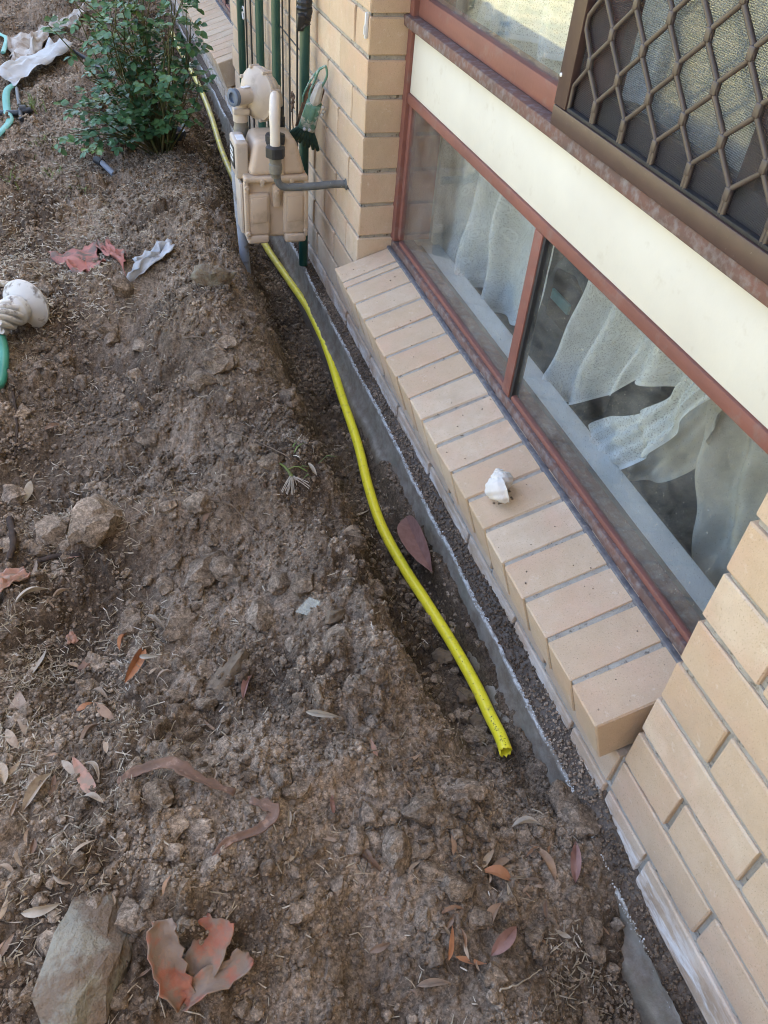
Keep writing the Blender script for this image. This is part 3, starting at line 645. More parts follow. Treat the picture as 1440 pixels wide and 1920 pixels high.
# ---------------------------------------------------------------- gas meter with regulator and pipes
G = empty('gas_meter', (-.165, 1.82, -.30), 'beige gas meter with round regulator on its riser beside the brick wall', 'gas meter')
x0, x1, yf, yb = -.255, -.075, 1.745, 1.905
b = MB(); b.b2((x0+.004, yf+.012, -.112), (x1-.004, yb, .064), .012, seg=3); b.build('meter_case', mt['meter'], G, 40)
b = MB()
for a, c in ((x0+.006, -.184), (-.146, x1-.006)):
    b.b2((a, yf, -.100), (c, yf+.06, .022), .009, seg=3)
    b.b2((a+.010, yf-.004, -.062), (c-.008, yf+.03, .012), .005, seg=2)
b.build('bellows_chamber', mt['meter'], G, 40)
b = MB(); b.b2((x0+.004, yf-.002, -.124), (-.188, yb-.01, -.098), .008, seg=3); b.b2((-.142, yf-.002, -.126), (x1-.004, yb-.01, -.098), .008, seg=3); b.build('foot_flange', mt['meter'], G, 40)
b = MB(); b.b2((x0, yf-.004, .052), (x1, yb+.004, .068), .006, seg=3); b.b2((x0-.001, yf-.002, -.10), (x0+.012, yf+.02, .055), .004); b.b2((x1-.012, yf-.002, -.10), (x1+.001, yf+.02, .055), .004); b.build('case_flange', mt['meter'], G, 40)
b = MB(); b.b2((x0+.014, yf+.004, .066), (x1-.004, yb-.002, .156), .016, taper=(.70, .76), seg=4); b.build('meter_hood', mt['meter'], G, 40)
b = MB(); b.b2((-.182, yf+.002, .066), (-.140, yf+.05, .132), .008, taper=(.8, .9)); b.b2((-.176, yf-.001, -.02), (-.154, yf+.02, .045), .006); b.build('hood_rib', mt['meter'], G, 40)
for bx, bz in ((x0+.006, -.085), (x0+.006, .045), (x1-.006, .045), (x1-.006, -.085), (-.205, .062), (-.122, .062), (-.165, .03)):
    b = MB(); b.lathe((bx, yf+.004, bz-.006), (0, -1, 0), [(0, .007), (.008, .007), (.010, .0055)], 12); b.b2((bx-.0055, yf-.004, bz-.022), (bx+.0055, yf+.012, bz-.004), .003)
    b.build('bolt_boss', mt['meter'], G, 40)
ib = MB(); ib.b2((x0-.016, 1.775, .052), (x0+.02, 1.868, .150), .007, seg=3); io = ib.build('index_box', mt['reg'], G, 40)
b = MB(); b.b2((x0-.0185, 1.79, .075), (x0-.0158, 1.85, .132), .002); b.build('index_window', mt['blackpl'], io, 30)
for zz in (.090, .104, .118): b = MB(); b.b2((x0-.0190, 1.80, zz), (x0-.0184, 1.842, zz+.008)); b.build('dial_plate', mt['label_white'], io, 0)
b = MB(); b.b2((-.262, 1.79, .1502), (-.240, 1.835, .1515), .0004); b.build('sticker', mt['label_white'], io, 0)
b = MB(); b.b2((x0-.010, 1.765, -.10), (x0+.002, 1.885, .045), .006); b.build('front_plate', mt['reg'], G, 40)
# inlet riser
rx, ry = -.262, 1.83
b = MB(); b.tube(spline([(rx+.026, ry+.015, -.40), (rx+.018, ry+.01, -.28), (rx+.010, ry, -.15), (rx+.004, ry+.02, .02), (rx+.012, 1.885, .09), (-.232, 1.9, .125)], 24), .0145, 14); b.build('riser_pipe', mt['riser'], G, 60)
b = MB(); b.lathe((-.232, 1.9, .118), (0, 0, 1), [(0, .019), (.004, .021), (.03, .021), (.034, .019), (.05, .019)], 20); b.build('inlet_fitting', mt['brass'], G, 40)
b = MB(); b.box((-.252, 1.886, .118), (.014, .012, .010), .003); b.build('red_seal', mt['red'], G, 40)
# regulator
ro = np.array((-.176, 1.9, .236)); ax = np.array((-.86, -.50, .04)); ax /= np.linalg.norm(ax)
RG = empty('regulator', tuple(ro), parent=G)
b = MB(); b.lathe(ro, ax, [(-.045, .022), (-.04, .040), (-.022, .055), (-.012, .060), (-.008, .067), (.002, .0675), (.003, .065), (.005, .065), (.006, .0675), (.012, .066), (.016, .058), (.028, .050), (.036, .036), (.040, .022)], 36); b.build('diaphragm_case', mt['reg'], RG, 35)
for k in range(8):
    a = k*math.pi/4+.3; u, v, _ = frame(ax); q = ro+(u*math.cos(a)+v*math.sin(a))*.0665
    b = MB(); b.lathe(q-ax*.012, ax, [(0, .005), (.028, .005), (.031, .0035)], 8); b.build('case_screw', mt['reg'], RG, 40)
b = MB(); b.lathe(ro+ax*.034, ax, [(0, .024), (.004, .021), (.05, .021), (.052, .019)], 20); b.build('spring_cap', mt['reg'], RG, 40)
b = MB(); b.lathe(ro+ax*.084, ax, [(0, .0215), (.012, .0225), (.014, .020), (.014, .013), (.006, .012)], 18); b.build('blue_cap', mt['blueplug'], RG, 40)
b = MB(); b.box(ro+ax*.05+np.array((0, 0, .0215)), (.022, .014, .002), .0008, rot=Matrix.Rotation(.5, 3, 'Z')); b.build('cap_sticker', mt['label_white'], RG, 0)
b = MB(); b.tube([(-.232, 1.9, .166), (-.232, 1.9, .19), (-.228, 1.9, .215), (-.205, 1.9, .232)], [.021, .022, .023, .02], 16); b.box((-.232, 1.888, .196), (.046, .03, .018), .005); b.build('inlet_neck', mt['reg'], RG, 40)
b = MB(); b.tube([(-.19, 1.905, .232), (-.155, 1.912, .246), (-.135, 1.915, .236), (-.130, 1.915, .212), (-.130, 1.915, .20)], [.02, .023, .024, .022, .021], 16); b.build('outlet_neck', mt['reg'], RG, 40)
b = MB(); b.lathe((-.130, 1.905, .142), (0, 0, 1), [(0, .021), (.004, .024), (.030, .024), (.034, .020), (.058, .019)], 24, .06, 12); b.build('union_nut', mt['blackpl'], G, 30)
b = MB(); b.lathe((-.130, 1.905, .118), (0, 0, 1), [(0, .024), (.02, .022)], 20); b.build('inlet_spud', mt['meter'], G, 40)
# outlet: painted bend, black union, grey elbow into the wall
ox, oy1, oy2 = -.186, 1.765, 1.655
b = MB(); b.lathe((ox+.025, oy1+.01, .142), (0, 0, 1), [(0, .020), (.003, .0255), (.026, .0255), (.029, .019)], 24, .07, 12); b.build('union_nut', mt['blackpl'], G, 30)
arc = [(ox+.025, oy1+.01, .16), (ox+.025, oy1, .215)] + [(ox+.0125+.0125*math.cos(t), 1.711+.05*math.cos(t), .235+.045*math.sin(t)) for t in np.linspace(.1, math.pi-.1, 9)] + [(ox, oy2, .225), (ox, oy2, .180)]
b = MB(); b.tube(arc, .0130, 16); b.build('outlet_bend', mt['whitepipe'], G, 60)
b = MB(); b.lathe((ox, oy2, .1505), (0, 0, 1), [(0, .018), (.003, .0235), (.027, .0235), (.031, .016)], 24, .08, 12); b.build('union_nut', mt['blackpl'], G, 30)
b = MB(); b.lathe((ox, oy2, .100), (0, 0, 1), [(0, .012), (.008, .0135), (.012, .0165), (.020, .0165), (.021, .0178), (.034, .0178), (.036, .0155), (.05, .0165)], 20); b.build('brass_connector', mt['brass'], G, 30)
el = [(ox+.003, oy2, .108), (ox+.005, oy2-.001, .092), (ox+.012, oy2-.002, .080), (ox+.026, oy2-.004, .0745), (ox+.045, oy2-.006, .0745), (ox+.1, oy2-.016, .078), (-.03, 1.634, .083), (.02, 1.622, .0855)]
b = MB(); b.tube(spline(el, 30), .0098, 14); b.build('elbow_pipe', mt['greysteel'], G, 60)
b = MB(); b.lathe((.004, 1.627, .0848), (-1, .12, 0), [(0, .016), (.004, .016), (.006, .012)], 16); b.build('wall_collar', mt['greysteel'], G, 40)

# ---------------------------------------------------------------- green trellis frames against the wall
def trellis(ya, yb_, rods, label):
    t = empty('trellis_frame', (-.032, ya, -.31), label, 'trellis', 'green metal trellis frames against the wall')
    for y in (ya, yb_):
        b = MB(); b.tube([(-.032, y, -.312), (-.032, y, 1.75)], .0142, 14); b.build('post', mt['green_post'], t, 60)
    b = MB(); b.tube([(-.032, ya+.0, 1.75), (-.032, yb_, 1.75)], .0125, 12); b.build('top_rail', mt['green_post'], t, 60)
    for y in rods:
        b = MB(); b.tube([(-.03, y, -.22), (-.03, y, 1.745)], .0032, 8); b.build('rod', mt['rod'], t, 60)
    for z in (-.20, .30, .95):
        b = MB(); b.tube([(-.023, ya, z), (-.023, yb_, z+.004)], .0022, 6); b.build('cross_wire', mt['rod'], t, 60)
    return t
ty = [onx(p, 60, -.032)[1] for p in (452.5, 487, 517.5, 571.5, 461, 470, 480, 528.5, 541.5, 556)]
t1 = trellis(ty[3], ty[2], ty[7:10], 'dark green metal trellis frame right behind the gas meter outlet pipe')
t2 = trellis(ty[1], ty[0], ty[4:7], 'farther dark green trellis frame behind the round regulator')
b = MB(); c0 = onx(571, 12, -.034)
for k in range(7): b.tube([c0+np.array((random.uniform(-.004, .004), random.uniform(-.003, .003), z)) for z in np.linspace(-.05+.014*k, -.02+.014*k, 4)], [.0155+random.uniform(0, .004), .019, .0185+random.uniform(0, .004), .016], 9)
b.box(c0+np.array((-.014, -.012, -.035)), (.020, .016, .045), .004, rot=Matrix.Rotation(.4, 3, 'X')); b.build('tape_wrap', mt['blackpl'], t1, 25)
hk = onx(456, 24, -.045); b = MB(); b.tube([hk+np.array((0, .02*math.cos(a), .02*math.sin(a))) for a in np.linspace(.5, 6.2, 14)]+[hk+np.array((.01, .03, -.005))], .0022, 6); b.build('wire_hook', mt['label_white'], t2, 60)
# small rusty ornament hanging in the rods
bo = onx(549, 190, -.038); b = MB()
for sx_ in (-1, 1):
    for (du, dw, rr) in ((.016, .012, .012), (.012, -.008, .009), (.006, .02, .007)):
        c_ = bo+np.array((0, sx_*du, dw)); b.add([c_+np.array((random.uniform(-.003, .003), rr*math.cos(a)*1.1, rr*math.sin(a))) for a in np.linspace(0, 5.6, 8)]+[c_+np.array((-.004, 0, 0))], [(k, (k+1) % 8, 8) for k in range(8)])
b.tube([bo+np.array((0, 0, .02)), bo+np.array((-.003, 0, -.03))], .0025, 6); b.tube([bo+np.array((0, .006*math.sin(k*1.1), -.03-.012*k)) for k in range(9)], .0014, 5)
o = b.build('rusty_ornament', mt['rust'], None, 40, origin=tuple(bo)); solid(o, .0012); meta(o, 'small rusty flower-shaped ornament hung between the thin black trellis rods', 'ornament')
# weathered hanging ornament
A_ = onx(611, 124, -.022); B_ = ony(566, 268, 1.915); dA = B_-A_; Ln = np.linalg.norm(dA); dA /= Ln
O = empty('hanging_ornament', tuple(A_), 'weathered green and white carved ornament hanging on a brick nail above the meter', 'ornament')
sdv = np.cross(dA, (CAM-A_)); sdv /= np.linalg.norm(sdv); nv = np.cross(sdv, dA); RM = Matrix([[sdv[i], nv[i], dA[i]] for i in range(3)])
at_o = lambda s, n, t: A_ + sdv*s + nv*n + dA*(t*Ln)
b = MB(); b.box(at_o(.008, -.012, .58), (.050, .012, .56*Ln), .004, rot=RM); b.build('backing_board', mt['bark'], O, 30)
b = MB(); b.box(at_o(0, .004, .60), (.042, .030, .34*Ln), .006, rot=RM, taper=(1.15, 1)); b.box(at_o(-.003, .014, .55), (.016, .016, .22*Ln), .005, rot=RM); b.build('green_body', mt['orn_green'], O, 30)
b = MB(); b.tube([at_o(.0, .004, t) for t in (.18, .24, .32, .40, .46)], [.006, .012, .014, .017, .009], 8); b.build('white_figure', mt['orn_white'], O, 40)
for k in range(8):
    s_ = (k-3.5)*.0098; b = MB(); b.tube([at_o(s_*.55, .010, .77), at_o(s_*1.0, .016, .86), at_o(s_*1.45, .012, .97+random.uniform(-.02, .02))], [.005, .0075, .005], 7); b.build('fringe', mt['orn_dark'], O, 60)
for s_, n_, t_ in ((-.026, .012, .42), (-.031, .01, .47), (-.029, .012, .51), (-.01, .02, .73), (.004, .021, .74)):
    b = MB(); b.lathe(at_o(s_, n_, t_), (0, 0, 1), [(-.005, .001), (-.003, .0045), (0, .0055), (.003, .0045), (.005, .001)], 8); b.build('bead', mt['orn_white'], O, 60)
b = MB(); b.tube(spline([at_o(0, 0, .0), at_o(-.010, .004, .08), at_o(-.006, .006, .22)], 8), .0032, 6); b.tube(spline([at_o(0, 0, .0), at_o(.014, .004, .06), at_o(.016, .004, .2), at_o(.020, .002, .34), at_o(.012, .004, .46)], 10), .0035, 6)
b.tube(spline([at_o(.012, .002, .04), at_o(.026, .0, .2), at_o(.034, -.002, .42), at_o(.031, -.002, .5)], 8), .0026, 6); b.build('cord', mt['orn_green'], O, 60)
# white clip on the corner brick
q = onx(686.5, 48, -.004); b = MB(); b.b2((-.0075, q[1]-.0035, q[2]-.026), (.0004, q[1]+.0035, q[2]+.026), .0018); b.b2((-.0095, q[1]-.002, q[2]-.018), (-.0070, q[1]+.002, q[2]+.0), .0006)
meta(b.build('wall_clip', mt['label_white'], None, 30, origin=tuple(q)), 'narrow white plastic clip stuck upright on the corner brick', 'clip')

# ---------------------------------------------------------------- shell on the sill
def shell():
    c = np.array(onz(934, 905, -.045)); zs_ = -.087+math.tan(R(18.5))*(c[0]+.064)
    V = []; F = []; nt_, na = 150, 40; turns = 3.4; SC = 1.12
    axis = np.array((-.10, .62, .55)); axis /= np.linalg.norm(axis); u, v, _ = frame(axis)
    for i in range(nt_):
        t = i/(nt_-1); th = turns*2*math.pi*(t-1)+SHELL_TH; g = math.exp(2.35*(t-1)); rr = .0200*g*SC; Rr = .0150*g*SC; hgt = (-.041*g+.017)*SC
        rad = u*math.cos(th)+v*math.sin(th); cc = c + rad*Rr + axis*hgt
        rb = 1+.035*math.sin(i*1.9)+.03*math.sin(i*.83)
        for k in range(na):
            a = 2*math.pi*k/na; cord = 1+.05*math.cos(9*a); lump = 1+.06*pn(i*.17, k*.25, 3)+.02*pn(i*.9, k*.8, 5)
            V.append(cc + rr*rb*cord*lump*(rad*math.cos(a)+axis*math.sin(a)*1.08))
    for i in range(nt_-1):
        for k in range(na): F.append((i*na+k, i*na+(k+1) % na, (i+1)*na+(k+1) % na, (i+1)*na+k))
    F.append(tuple(range(na))); F.append(tuple((nt_-1)*na+k for k in range(na))[::-1])
    V = np.array(V); V[:, 2] += zs_ - V[:, 2].min()
    b = MB(); b.add(V, F); o = b.build('seashell', mt['shell'], None, 70, origin=tuple(c)); return meta(o, 'white weathered spiral seashell resting on the brick window sill', 'shell'), c
SHELL_TH = 1.2
sh, sc_ = shell()
b = MB()
for k in range(26):
    q = sc_ + np.array((.004+random.gauss(0, .012), -.022+random.gauss(0, .009), 0)); q[2] = -.087+math.tan(R(18.5))*(q[0]+.064)+.0012; r_ = random.uniform(.0012, .0035)
    b.lathe(q, (random.gauss(0, .3), random.gauss(0, .3), 1), [(-r_*.6, r_*.4), (0, r_), (r_*.7, r_*.4)], 5)
for k in range(70):
    q = np.array((random.uniform(-.058, .085), random.uniform(.03, 1.45), 0)); q[2] = -.087+math.tan(R(18.5))*(q[0]+.064)+.0008; r_ = random.uniform(.0007, .002)
    b.lathe(q, (random.gauss(0, .3), random.gauss(0, .3), 1), [(-r_*.4, r_*.5), (0, r_), (r_*.5, r_*.4)], 5)
meta(b.build('sill_dirt', mt['clod'], None, 0), 'dark crumbs of dirt scattered on the brick sill', 'dirt', kind='stuff')

# ---------------------------------------------------------------- behind the glass: curtains and bag
def sheet(name, topc, botc, mat, n=60, m=26, fold=.012, nf=7, label=None, cat=None, parent=None, seed=0, origin=None):
    T_ = spline(topc, n); Bc = spline(botc, n); V = np.zeros((m, n, 3)); s = np.linspace(0, 1, n)
    wv = np.sin(s*nf*2*math.pi+1.2*np.sin(s*5+seed)+seed)*fold + .5*fold*np.sin(s*nf*4.3+seed*2)
    for i in range(m):
        t = i/(m-1); V[i] = T_*(1-t)+Bc*t; V[i, :, 0] += wv*(.55+.45*t) + .35*fold*np.sin(t*7+s*11+seed) + .004*np.sin(t*19+s*17+seed); V[i, :, 1] += .3*wv*t
    b = MB(); b.grid(V); off = V.reshape(-1, 3).mean(0); off[2] = V[..., 2].min()
    o = b.build(name, mat, parent, 80, origin=None if parent is not None else tuple(off))
    du = np.concatenate([[0], np.cumsum(np.linalg.norm(np.diff(Bc, axis=0), axis=1))]); Ls = np.linalg.norm(T_-Bc, axis=1)
    uv = np.zeros((m, n, 2)); uv[..., 0] = du[None]; uv[..., 1] = (1-np.linspace(0, 1, m))[:, None]*Ls[None]
    lay = o.data.uv_layers.new(name='UVMap'); li = np.zeros(len(o.data.loops), np.int32); o.data.loops.foreach_get('vertex_index', li)
    lay.data.foreach_set('uv', uv.reshape(-1, 2)[li].ravel())
    if label: meta(o, label, cat)
    return o
pxl = lambda L_, x: [onx(a, c, x) for a, c in L_]
hemA = pxl([(775, 468), (802, 497), (850, 508), (872, 530), (905, 556), (922, 590), (985, 607), (1030, 560)], .262)
topA = [(.262, y, .60) for y in np.linspace(1.52, .93, 8)]
sheet('lace_curtain', topA, hemA, mt['lace'], 120, 50, .024, 6, 'white floral lace curtain hanging behind the far lower pane', 'curtain')
topB = [(.262, y, z) for y, z in zip(np.linspace(.70, .40, 6), np.linspace(.56, .56, 6))]
hemB = pxl([(1036, 682), (1042, 756), (1085, 752), (1140, 744), (1200, 712), (1262, 742)], .262)
Cb = sheet('lace_curtain', topB, hemB, mt['lace'], 110, 50, .020, 4, 'white lace curtain bunched left in the middle of the near lower pane', 'curtain', seed=2)
topC = pxl([(1112, 800), (1135, 782), (1185, 778), (1240, 752), (1300, 700), (1345, 650)], .235)
hemC = pxl([(1088, 892), (1140, 884), (1195, 868), (1250, 828), (1305, 762), (1365, 735)], .235)
sheet('lace_curtain', topC, hemC, mt['lace'], 90, 30, .016, 4, 'lowest swag of white lace trailing onto the ledge behind the near pane', 'curtain', seed=4)
topD = pxl([(1335, 700), (1385, 720), (1440, 760), (1530, 820)], .30); botD = pxl([(1284, 1088), (1338, 1108), (1400, 1130), (1480, 1160)], .30)
sheet('beige_curtain', topD, botD, mt['curtain'], 70, 34, .020, 3, 'plain beige curtain hanging at the near end of the lower pane', 'curtain', seed=1)
topE = pxl([(1165, 850), (1220, 800), (1290, 745), (1380, 690)], .29); botE = pxl([(1146, 884), (1205, 902), (1285, 888), (1352, 812)], .29)
sheet('beige_curtain', topE, botE, mt['curtain'], 70, 30, .018, 3, 'sagging fold of beige curtain under the lowest lace swag', 'curtain', seed=6)
sheet('lace_curtain', [(.262, y, 1.88) for y in np.linspace(1.44, .02, 8)], [(.262, y, .52) for y in np.linspace(1.44, .02, 8)], mt['lace'], 140, 30, .016, 11, 'long white lace curtain behind the upper window and diamond screen', 'curtain', seed=3)
BG = empty('bag', (.42, 1.1, -.30), 'dark grey rounded bag with teal tag standing behind the lower glass', 'bag')
b = MB(); b.b2((.36, .93, -.298), (.54, 1.23, -.07), .05, seg=4); b.build('body', mt['chair'], BG, 50)
b = MB(); b.tube([(.44, 1.075+.105*math.cos(a), -.09+.17*math.sin(a)) for a in np.linspace(-.1, math.pi+.1, 16)], .032, 12); b.build('handle_arch', mt['chair'], BG, 60)
b = MB(); b.b2((.40, 1.0, -.09), (.46, 1.15, .055), .02, seg=3); b.build('inner_pad', mt['mesh_dark'], BG, 50)
b = MB(); b.b2((.392, 1.03, -.02), (.399, 1.12, .006), .001); b.build('tag', mt['teal'], BG, 0)

# ---------------------------------------------------------------- loose soil: crumbs, clods, stones
def ico(n):
    bm = bmesh.new(); bmesh.ops.create_icosphere(bm, subdivisions=n, radius=1); bm.verts.index_update()
    V = np.array([v.co[:] for v in bm.verts]); F = np.array([[v.index for v in f.verts] for f in bm.faces]); bm.free(); return V, F
I1, I2, I3 = ico(1), ico(2), ico(3)
def lumpy(V, seed, amp=.22, fr=1.6):
    a = 1 + amp*(pn(V[:, 0]*fr+V[:, 2]*.7*fr, V[:, 1]*fr, seed) + pn(V[:, 2]*fr, V[:, 0]*fr+V[:, 1]*.6*fr, seed+5)) + amp*.4*(pn(V[:, 0]*fr*3+V[:, 1], V[:, 2]*fr*3, seed+9))
    return V*a[:, None]
def rotm(n):
    q = rng.normal(size=(n, 4)); q /= np.linalg.norm(q, axis=1)[:, None]; w_, x, y, z = q.T
    return np.stack([np.stack([1-2*(y*y+z*z), 2*(x*y-z*w_), 2*(x*z+y*w_)], -1), np.stack([2*(x*y+z*w_), 1-2*(x*x+z*z), 2*(y*z-x*w_)], -1), np.stack([2*(x*z-y*w_), 2*(y*z+x*w_), 1-2*(x*x+y*y)], -1)], 1)
def scatter(base, pos, size, var=8, amp=.3, squash=(.65, 1.0)):
    V0, F0 = base; n = len(pos); vs = np.stack([lumpy(V0, 20+k, amp) for k in range(var)]); pick = rng.integers(0, var, n)
    S_ = rng.uniform(squash[0], squash[1], (n, 1, 3))*size[:, None, None]
    P = np.einsum('nij,nkj->nki', rotm(n), vs[pick]*S_) + pos[:, None, :]
    F = (F0[None] + (np.arange(n)*len(V0))[:, None, None]).reshape(-1, 3); return P.reshape(-1, 3), F
def field(n, x0=-1.35, x1=-.045, y0=-.3, y1=6.0, thr=None, seed=0):
    """positions over the dug soil, denser towards the viewer, bunched by noise"""
    out = []
    while sum(map(len, out)) < n:
        u = rng.random(4*n); y = y0 + (y1-y0)*u**2.2; x = rng.uniform(x0, x1, 4*n)
        k = pn(x*4, y*4, 70+seed) + .5*pn(x*13, y*13, 71+seed) > rng.uniform(-.55, .35, 4*n); out.append(np.stack([x[k], y[k]], -1))
    p = np.concatenate(out)[:n]; return p
p = field(52000); s = (.0016+.0042*rng.random(len(p))**1.8)*np.interp(p[:, 1], [0, 3], [1, 1.7]); z = HF(p[:, 0], p[:, 1]) + s*.5
V, F = scatter(I1, np.column_stack([p, z]), s); meta(npmesh('soil_crumbs', V, F, mt['clod'], False), 'fine loose soil crumbs covering the dug ground', 'soil', kind='stuff')
p = field(6000, seed=3); s = .0038+.009*rng.random(len(p))**2; z = HF(p[:, 0], p[:, 1]) + s*.25
V, F = scatter(I2, np.column_stack([p, z]), s); meta(npmesh('small_clods', V, F, mt['clod'], False), 'pea-sized crumbled clods strewn over the dug ground', 'soil', kind='stuff')
# single clods
clod_me = []
for k in range(10):
    b = MB(); cuts = np.random.default_rng(k).normal(size=(9, 3)); cuts /= np.linalg.norm(cuts, axis=1)[:, None]; dd = np.random.default_rng(k+50).uniform(.55, .85, 9); V0 = I3[0].copy()
    for cn, c_d in zip(cuts, dd): ex = V0@cn-c_d; V0 = V0-np.maximum(ex, 0)[:, None]*cn*.9   # broken faces
    V0 = lumpy(V0*1.2, 40+k, .22, 1.5); V0 = V0 + .09*np.stack([pn(V0[:, 1]*6, V0[:, 2]*6, k), pn(V0[:, 2]*6, V0[:, 0]*6, k+3), pn(V0[:, 0]*6, V0[:, 1]*6, k+6)], -1)
    b.add(V0, [tuple(f) for f in I3[1]]); me = b.mesh('soil_clod', 28); me.materials.append(mt['clod']); clod_me.append(me)
LANDMARKS = [(580, 1150, 'the broken glass shard'), (425, 1278, 'the long flat stone'), (150, 1780, 'the big pale rock'), (370, 1820, 'the torn orange plastic'), (330, 1465, 'the long curled bark strip'), (490, 1570, 'the hooked bark strip'), (548, 905, 'the pulled weed'), (30, 1130, 'the pink flake'),
             (945, 1405, 'the open end of the yellow pipe'), (742, 1605, 'the large square clod'), (405, 535, 'the grey stone below the meter'), (170, 495, 'the red plastic scraps'), (290, 500, 'the grey plastic film'), (40, 600, 'the white pedestal'), (470, 740, 'the long thin root'), (25, 1020, 'the standing dark root'), (160, 1468, 'the spotted pinkish leaf'),
             (185, 992, 'the reddish-brown soil block'), (250, 1262, 'the orange-brown leaf in the hollow'), (890, 1770, 'the lower leaf pile'), (1075, 1620, 'the upright pinkish leaf'), (10, 690, 'the green hose'), (660, 1018, 'the angular lump at the trench edge'), (80, 1710, 'the white spotted leaf'), (625, 1515, 'the small reddish leaf'), (810, 1850, 'the dull brown leaf at the bottom'), (440, 970, 'the forked twig'), (600, 1350, 'the ragged tan leaf on the slope')]
def where(a, c):
    k = min(LANDMARKS, key=lambda l: (l[0]-a)**2+(l[1]-c)**2); dx, dy = a-k[0], c-k[1]; d = math.hypot(dx, dy)
    far = 'close ' if d < 45 else ('' if d < 110 else 'well ')
    side = ('right of' if dx > 0 else 'left of') if abs(dx) > 1.3*abs(dy) else (('below' if dy > 0 else 'above') if abs(dy) > 1.3*abs(dx) else (('below' if dy > 0 else 'above')+' and '+('right of' if dx > 0 else 'left of')))
    return ('close ' if d < 45 else '')+side+' '+k[2]
def clod(name, px, py, wpx, label, group=None, cat='clod', me=None, sq=(1, .8, .7), rot=None, mat=None, sink=.12):
    q = at(px, py); d = np.linalg.norm(q-CAM); r_ = wpx/2*d/FPX
    m = me or random.choice(clod_me)
    if mat is not None:
        m = m.copy(); m.materials.clear(); m.materials.append(mat)
    o = bpy.data.objects.new(name, m); COL.objects.link(o)
    o.scale = [r_*k for k in sq]; o.rotation_euler = rot if rot is not None else (random.uniform(-.4, .4), random.uniform(-.4, .4), random.uniform(0, 6.3))
    o.location = (q[0], q[1], float(HF(q[0], q[1]))*.5+q[2]*.5 + r_*sq[2]*(.6-sink)); return meta(o, label, cat, group)
named = [(655, 1018, 62, 'angular brown soil lump near the middle of the trench edge'), (385, 1075, 75, 'rounded soil clod in the cluster left of the trench'), (430, 1080, 60, 'soil clod right of the rounded one in the middle cluster'),
         (525, 1100, 46, 'grey-brown soil clod standing above the broken glass'), (572, 1100, 52, 'pale rough clod just above the broken glass shard'), (335, 1180, 70, 'ragged tan clod above the long flat stone'),
         (490, 1160, 60, 'tan clod left of the broken glass shard'), (185, 992, 92, 'wide reddish-brown soil block at the left of the clod ridge'), (742, 1605, 62, 'large square clod below the pipe end'),
         (795, 1525, 66, 'large tan lump of soil under the yellow pipe end'), (778, 1602, 30, 'small round clod touching the large square clod'), (850, 1665, 56, 'grey stone-like lump among the fallen leaves'),
         (525, 1465, 46, 'square lump of soil beside the shallow hollow'), (300, 1505, 56, 'clod held under the curled bark strip'), (255, 1730, 62, 'tan cracked clod right of the big pale rock'),
         (298, 1325, 42, 'pointed clod below the long flat stone'), (1062, 1510, 74, 'flat-topped lump of soil against the footing below the sill end'), (1085, 1540, 66, 'dark soil block leaning on the footing'),
         (870, 1490, 60, 'long lump of soil near the buried leaves'), (705, 1340, 32, 'round clod on the smooth slope left of the pipe end')]
for a, c, s_, lb in named: clod('soil_clod', a, c, s_, lb)
clod('grey_stone', 405, 535, 62, 'smooth grey stone sticking out of the bank below the gas meter', None, 'stone', sq=(1, .55, .8), mat=mt['rock'])
clod('flat_stone', 425, 1278, 104, 'long flat grey-brown stone lying on the crumbled soil', None, 'stone', sq=(1, .36, .34), rot=(0.1, -.12, .85), mat=mt['rock2'])
clod('red_stone', 168, 1250, 32, 'small round rust-brown stone in the dark hollow', None, 'stone', mat=mt['bark'])
clod('ring_lump', 625, 1165, 48, 'curved grey lump beside the broken glass', None, 'stone', sq=(1, .6, .5), mat=mt['rock2'])
for a, c, s_ in [(826, 1180, 34), (836, 1240, 38), (872, 1312, 40), (875, 1350, 26), (902, 1358, 32), (880, 1375, 20), (903, 1378, 28), (860, 1345, 20), (812, 1255, 22), (806, 1165, 22), (850, 1262, 18), (893, 1338, 16), (915, 1392, 22), (888, 1392, 18)]:
    clod('trench_pebble', a, c, s_, ('large' if s_ > 33 else 'medium' if s_ > 21 else 'small')+' grey pebble in the trench '+('beside the pipe end' if c > 1340 else 'left of the pipe below the square bank' if c > 1230 else 'under the bend of the yellow pipe'), 'pebbles beside the yellow pipe', 'pebble', sq=(1, .85, .8), mat=mt['rock2'] if s_ > 30 else None)
def soilpx():
    while True:
        a, c = random.uniform(0, 1250), 540+1380*random.random()
        lim = np.interp(c, [0, 470, 560, 950, 1230, 1420, 1560, 1920], [330, 440, 470, 690, 800, 930, 1050, 1230])
        if a < lim-8: return a, c
n_ = 0
while n_ < 230:
    a, c = soilpx()
    if pn(a/160, c/160, 91) < random.uniform(-.5, .3): continue
    wp = random.uniform(14, 30)+random.random()**3*30; lb = ('tiny' if wp < 20 else 'small' if wp < 27 else 'middling' if wp < 38 else 'large')+' loose soil lump '+where(a, c)
    clod('soil_clod', a, c, wp, lb, 'loose soil lumps', sink=.25); n_ += 1
# big pale rock at the lower left
q = at(150, 1790); m_ = clod_me[6].copy(); m_.materials.clear(); m_.materials.append(mt['rock']); o = bpy.data.objects.new('pale_rock', m_); COL.objects.link(o)
o.scale = (.048, .105, .055); o.rotation_euler = (.10, -.15, -.42); o.location = (q[0]+.012, q[1]+.0, q[2]+.002); meta(o, 'large pale grey-green rock half buried at the lower left', 'rock')

